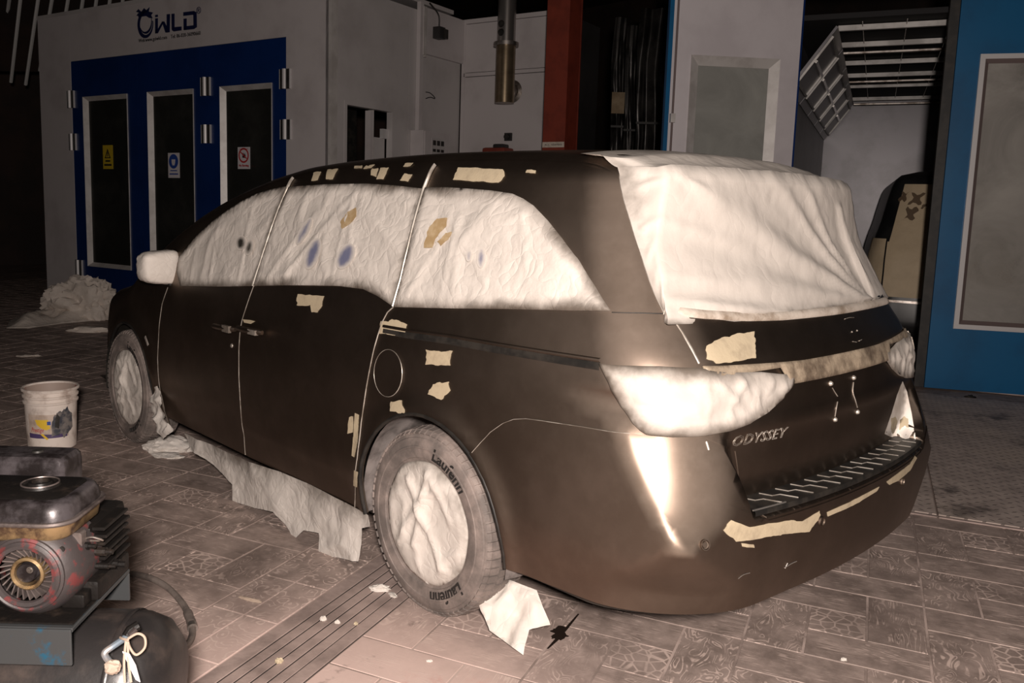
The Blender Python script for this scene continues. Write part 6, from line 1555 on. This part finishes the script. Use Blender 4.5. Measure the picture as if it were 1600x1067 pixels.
bpatch('paint_splash', ragged(np.array([(0.0, 0.10), (0.38, 0.10), (0.52, 0.14), (0.50, 0.22), (0.36, 0.265), (0.20, 0.25), (0.06, 0.235), (0.0, 0.19)]), 0.012, 0.03, 3) * [100, 1], M['splash'], 0.0028)
bpatch('paint_splash', ragged(np.array([(0.06, 0.15), (0.16, 0.15), (0.18, 0.21), (0.14, 0.24), (0.08, 0.22)]), 0.006, 0.02, 5) * [100, 1], M['black'], 0.0036)
me = text_mesh('Prestige', 0.040, 0.0005, 0.0, 'LEFT', 0.3)
for v in me.vertices:
    a = ang0 + math.radians(-50) + v.co.x / rb(0.14) * 0.62; z = 0.128 + v.co.y; v.co = Vector(((rb(z) + 0.0026 + v.co.z) * math.cos(a), (rb(z) + 0.0026 + v.co.z) * math.sin(a), z))
link_mesh('lettering', me, M['red_print'], bkt, False)

# ================================================================== PAPER AND SCRAPS ON THE FLOOR
M['cloth'] = mk_paper('crumpled_sheet', (0.70, 0.62, 0.55), 0.35, wscale=3.0)
P1_ = on_z(100, 500); P2_ = on_z(130, 497)
hp_ = empty('dust_sheet', (float(P1_[0]), float(P1_[1]), 0), 0, 'crumpled grey masking sheet heaped at the foot of the paint booth', 'sheet')
o = crumple('heap', (float(P2_[0]) * 0 + 0, 0, 0), 0.47, 0.25, 0.40, 2.6, M['cloth'], hp_, math.atan2(GX[1], GX[0]), 5, 0.34)
o.location = Vector((P2_ - P1_).tolist())
tailp = [on_z(10, 513), on_z(16, 500), on_z(60, 493), on_z(110, 490), on_z(160, 490), on_z(184, 493), on_z(150, 501), on_z(95, 506), on_z(45, 513)]
V, T, ed = flat_mesh(np.array([(p[0], p[1]) for p in tailp]), 0.05)
h_ = np.array([0.10 + 0.10 * noise.noise(Vector((p[0] * 2.2, p[1] * 2.2, 3))) + 0.05 * (1 - 2 * abs(noise.noise(Vector((p[0] * 5, p[1] * 5, 1))))) for p in V]) * sstep(ed / 0.25) + 0.006
P = np.stack([V[:, 0] - P1_[0], V[:, 1] - P1_[1], np.maximum(h_, 0.004)], 1); N = np.tile([0, 0, 1.0], (len(P), 1))
skin('spread_end', P, T, N, M['cloth'], hp_, np.full(len(P), 0.3), 0.004, False)
Pb_ = on_z(264, 704); 
bundle = empty('paper_bundle', (float(Pb_[0]), float(Pb_[1]), 0), 0, 'folded pale masking paper lying by the front wheel', 'paper')
o = crumple('fold', (0, 0, 0), 0.15, 0.085, 0.07, 7.7, M['paper_low'], bundle, math.atan2(GX[1], GX[0]) + 0.15, 4, 0.22)
o = crumple('loose_end', (0, 0, 0), 0.10, 0.05, 0.018, 3.9, M['paper_low'], bundle, math.atan2(GX[1], GX[0]) - 0.25, 4, 0.25); o.location = Vector((on_z(262, 713) - Pb_).tolist())
def scrap(px, py, w, d, h, seed, label, mat, rz=0.0, name='paper_scrap'):
    c = on_z(px, py); o = crumple(name, (0, 0, 0), w, d, h, seed, mat, None, rz, 3, 0.4); o.location = (float(c[0]), float(c[1]), 0.001)
    tag(o, label, 'paper scrap', 'scraps on the floor'); return o
gang = math.atan2(GX[1], GX[0])
scrap(594, 922, 0.040, 0.020, 0.018, 1.1, 'largest crumpled white scrap on the drain by the rear wheel', M['paper'], gang)
scrap(614, 931, 0.024, 0.012, 0.008, 2.1, 'thin white sliver on the drain next to the rear tyre', M['paper'], gang - 0.9)
scrap(505, 969, 0.012, 0.010, 0.012, 3.1, 'small cream lump at the left edge of the drain slats', M['paper'], gang)
scrap(527, 974, 0.010, 0.007, 0.010, 4.1, 'tiny pale chip in a drain slot right of the cream lump', M['paper'], gang)
scrap(436, 1035, 0.013, 0.010, 0.012, 5.1, 'round cream lump on the drain nearest the bottom edge', M['filler'], gang)
scrap(556, 976, 0.008, 0.006, 0.008, 6.1, 'small pinkish chip in the middle of the drain', M['filler'], gang)
scrap(671, 1034, 0.010, 0.005, 0.005, 7.1, 'white chip on the pink-dusted tile below the rear wheel', M['paper'], gang)
scrap(1318, 1032, 0.011, 0.006, 0.008, 8.1, 'lone white chip on the tiles behind the bumper', M['paper'], gang)
scrap(138, 519, 0.20, 0.05, 0.05, 9.1, 'flat strip of torn paper in front of the crumpled sheet', M['cloth'], gang + 0.1)
scrap(45, 557, 0.10, 0.03, 0.012, 10.1, 'flat paper strip on the dark floor left of the front wheel', M['cloth'], gang + 0.3)
scrap(390, 938, 0.05, 0.008, 0.008, 11.1, 'thin pale stick on the scroll-patterned tiles', M['cord'], gang - 0.4)
scrap(1515, 622, 0.05, 0.02, 0.02, 12.1, 'small dark scrap at the foot of the blue booth door', M['black'], gang)
# oil mark with a rod lying across it
om = empty('oil_mark', on_z(875, 990) * [1, 1, 0], 0, 'dark oil splat on the tiles right of the paper flap', 'oil mark')
V, T, ed = flat_mesh(ragged(np.array([on_z(*p)[:2] for p in ((858, 984), (872, 978), (884, 981), (882, 990), (889, 994), (876, 1001), (862, 999), (864, 992))]), 0.006, 0.008, 8), 0.01)
P = np.stack([V[:, 0] - om.location[0], V[:, 1] - om.location[1], np.full(len(V), 0.0012)], 1); M['oil'] = plain('wet_oil', (0.022, 0.015, 0.012), 0.28)
skin('splat', P, T, np.tile([0, 0, 1.0], (len(P), 1)), M['oil'], om, None, 0.0006, True)
V, T, ed = flat_mesh(np.array([on_z(*p)[:2] for p in ((854, 1014), (866, 1000), (884, 980), (903, 959), (905, 960), (888, 982), (872, 1001), (857, 1014))]), 0.01)
P = np.stack([V[:, 0] - om.location[0], V[:, 1] - om.location[1], np.full(len(V), 0.0016)], 1)
skin('streak', P, T, np.tile([0, 0, 1.0], (len(P), 1)), M['oil'], om, None, 0.0006, True)
print('script seconds', round(time.time() - _T0, 1))
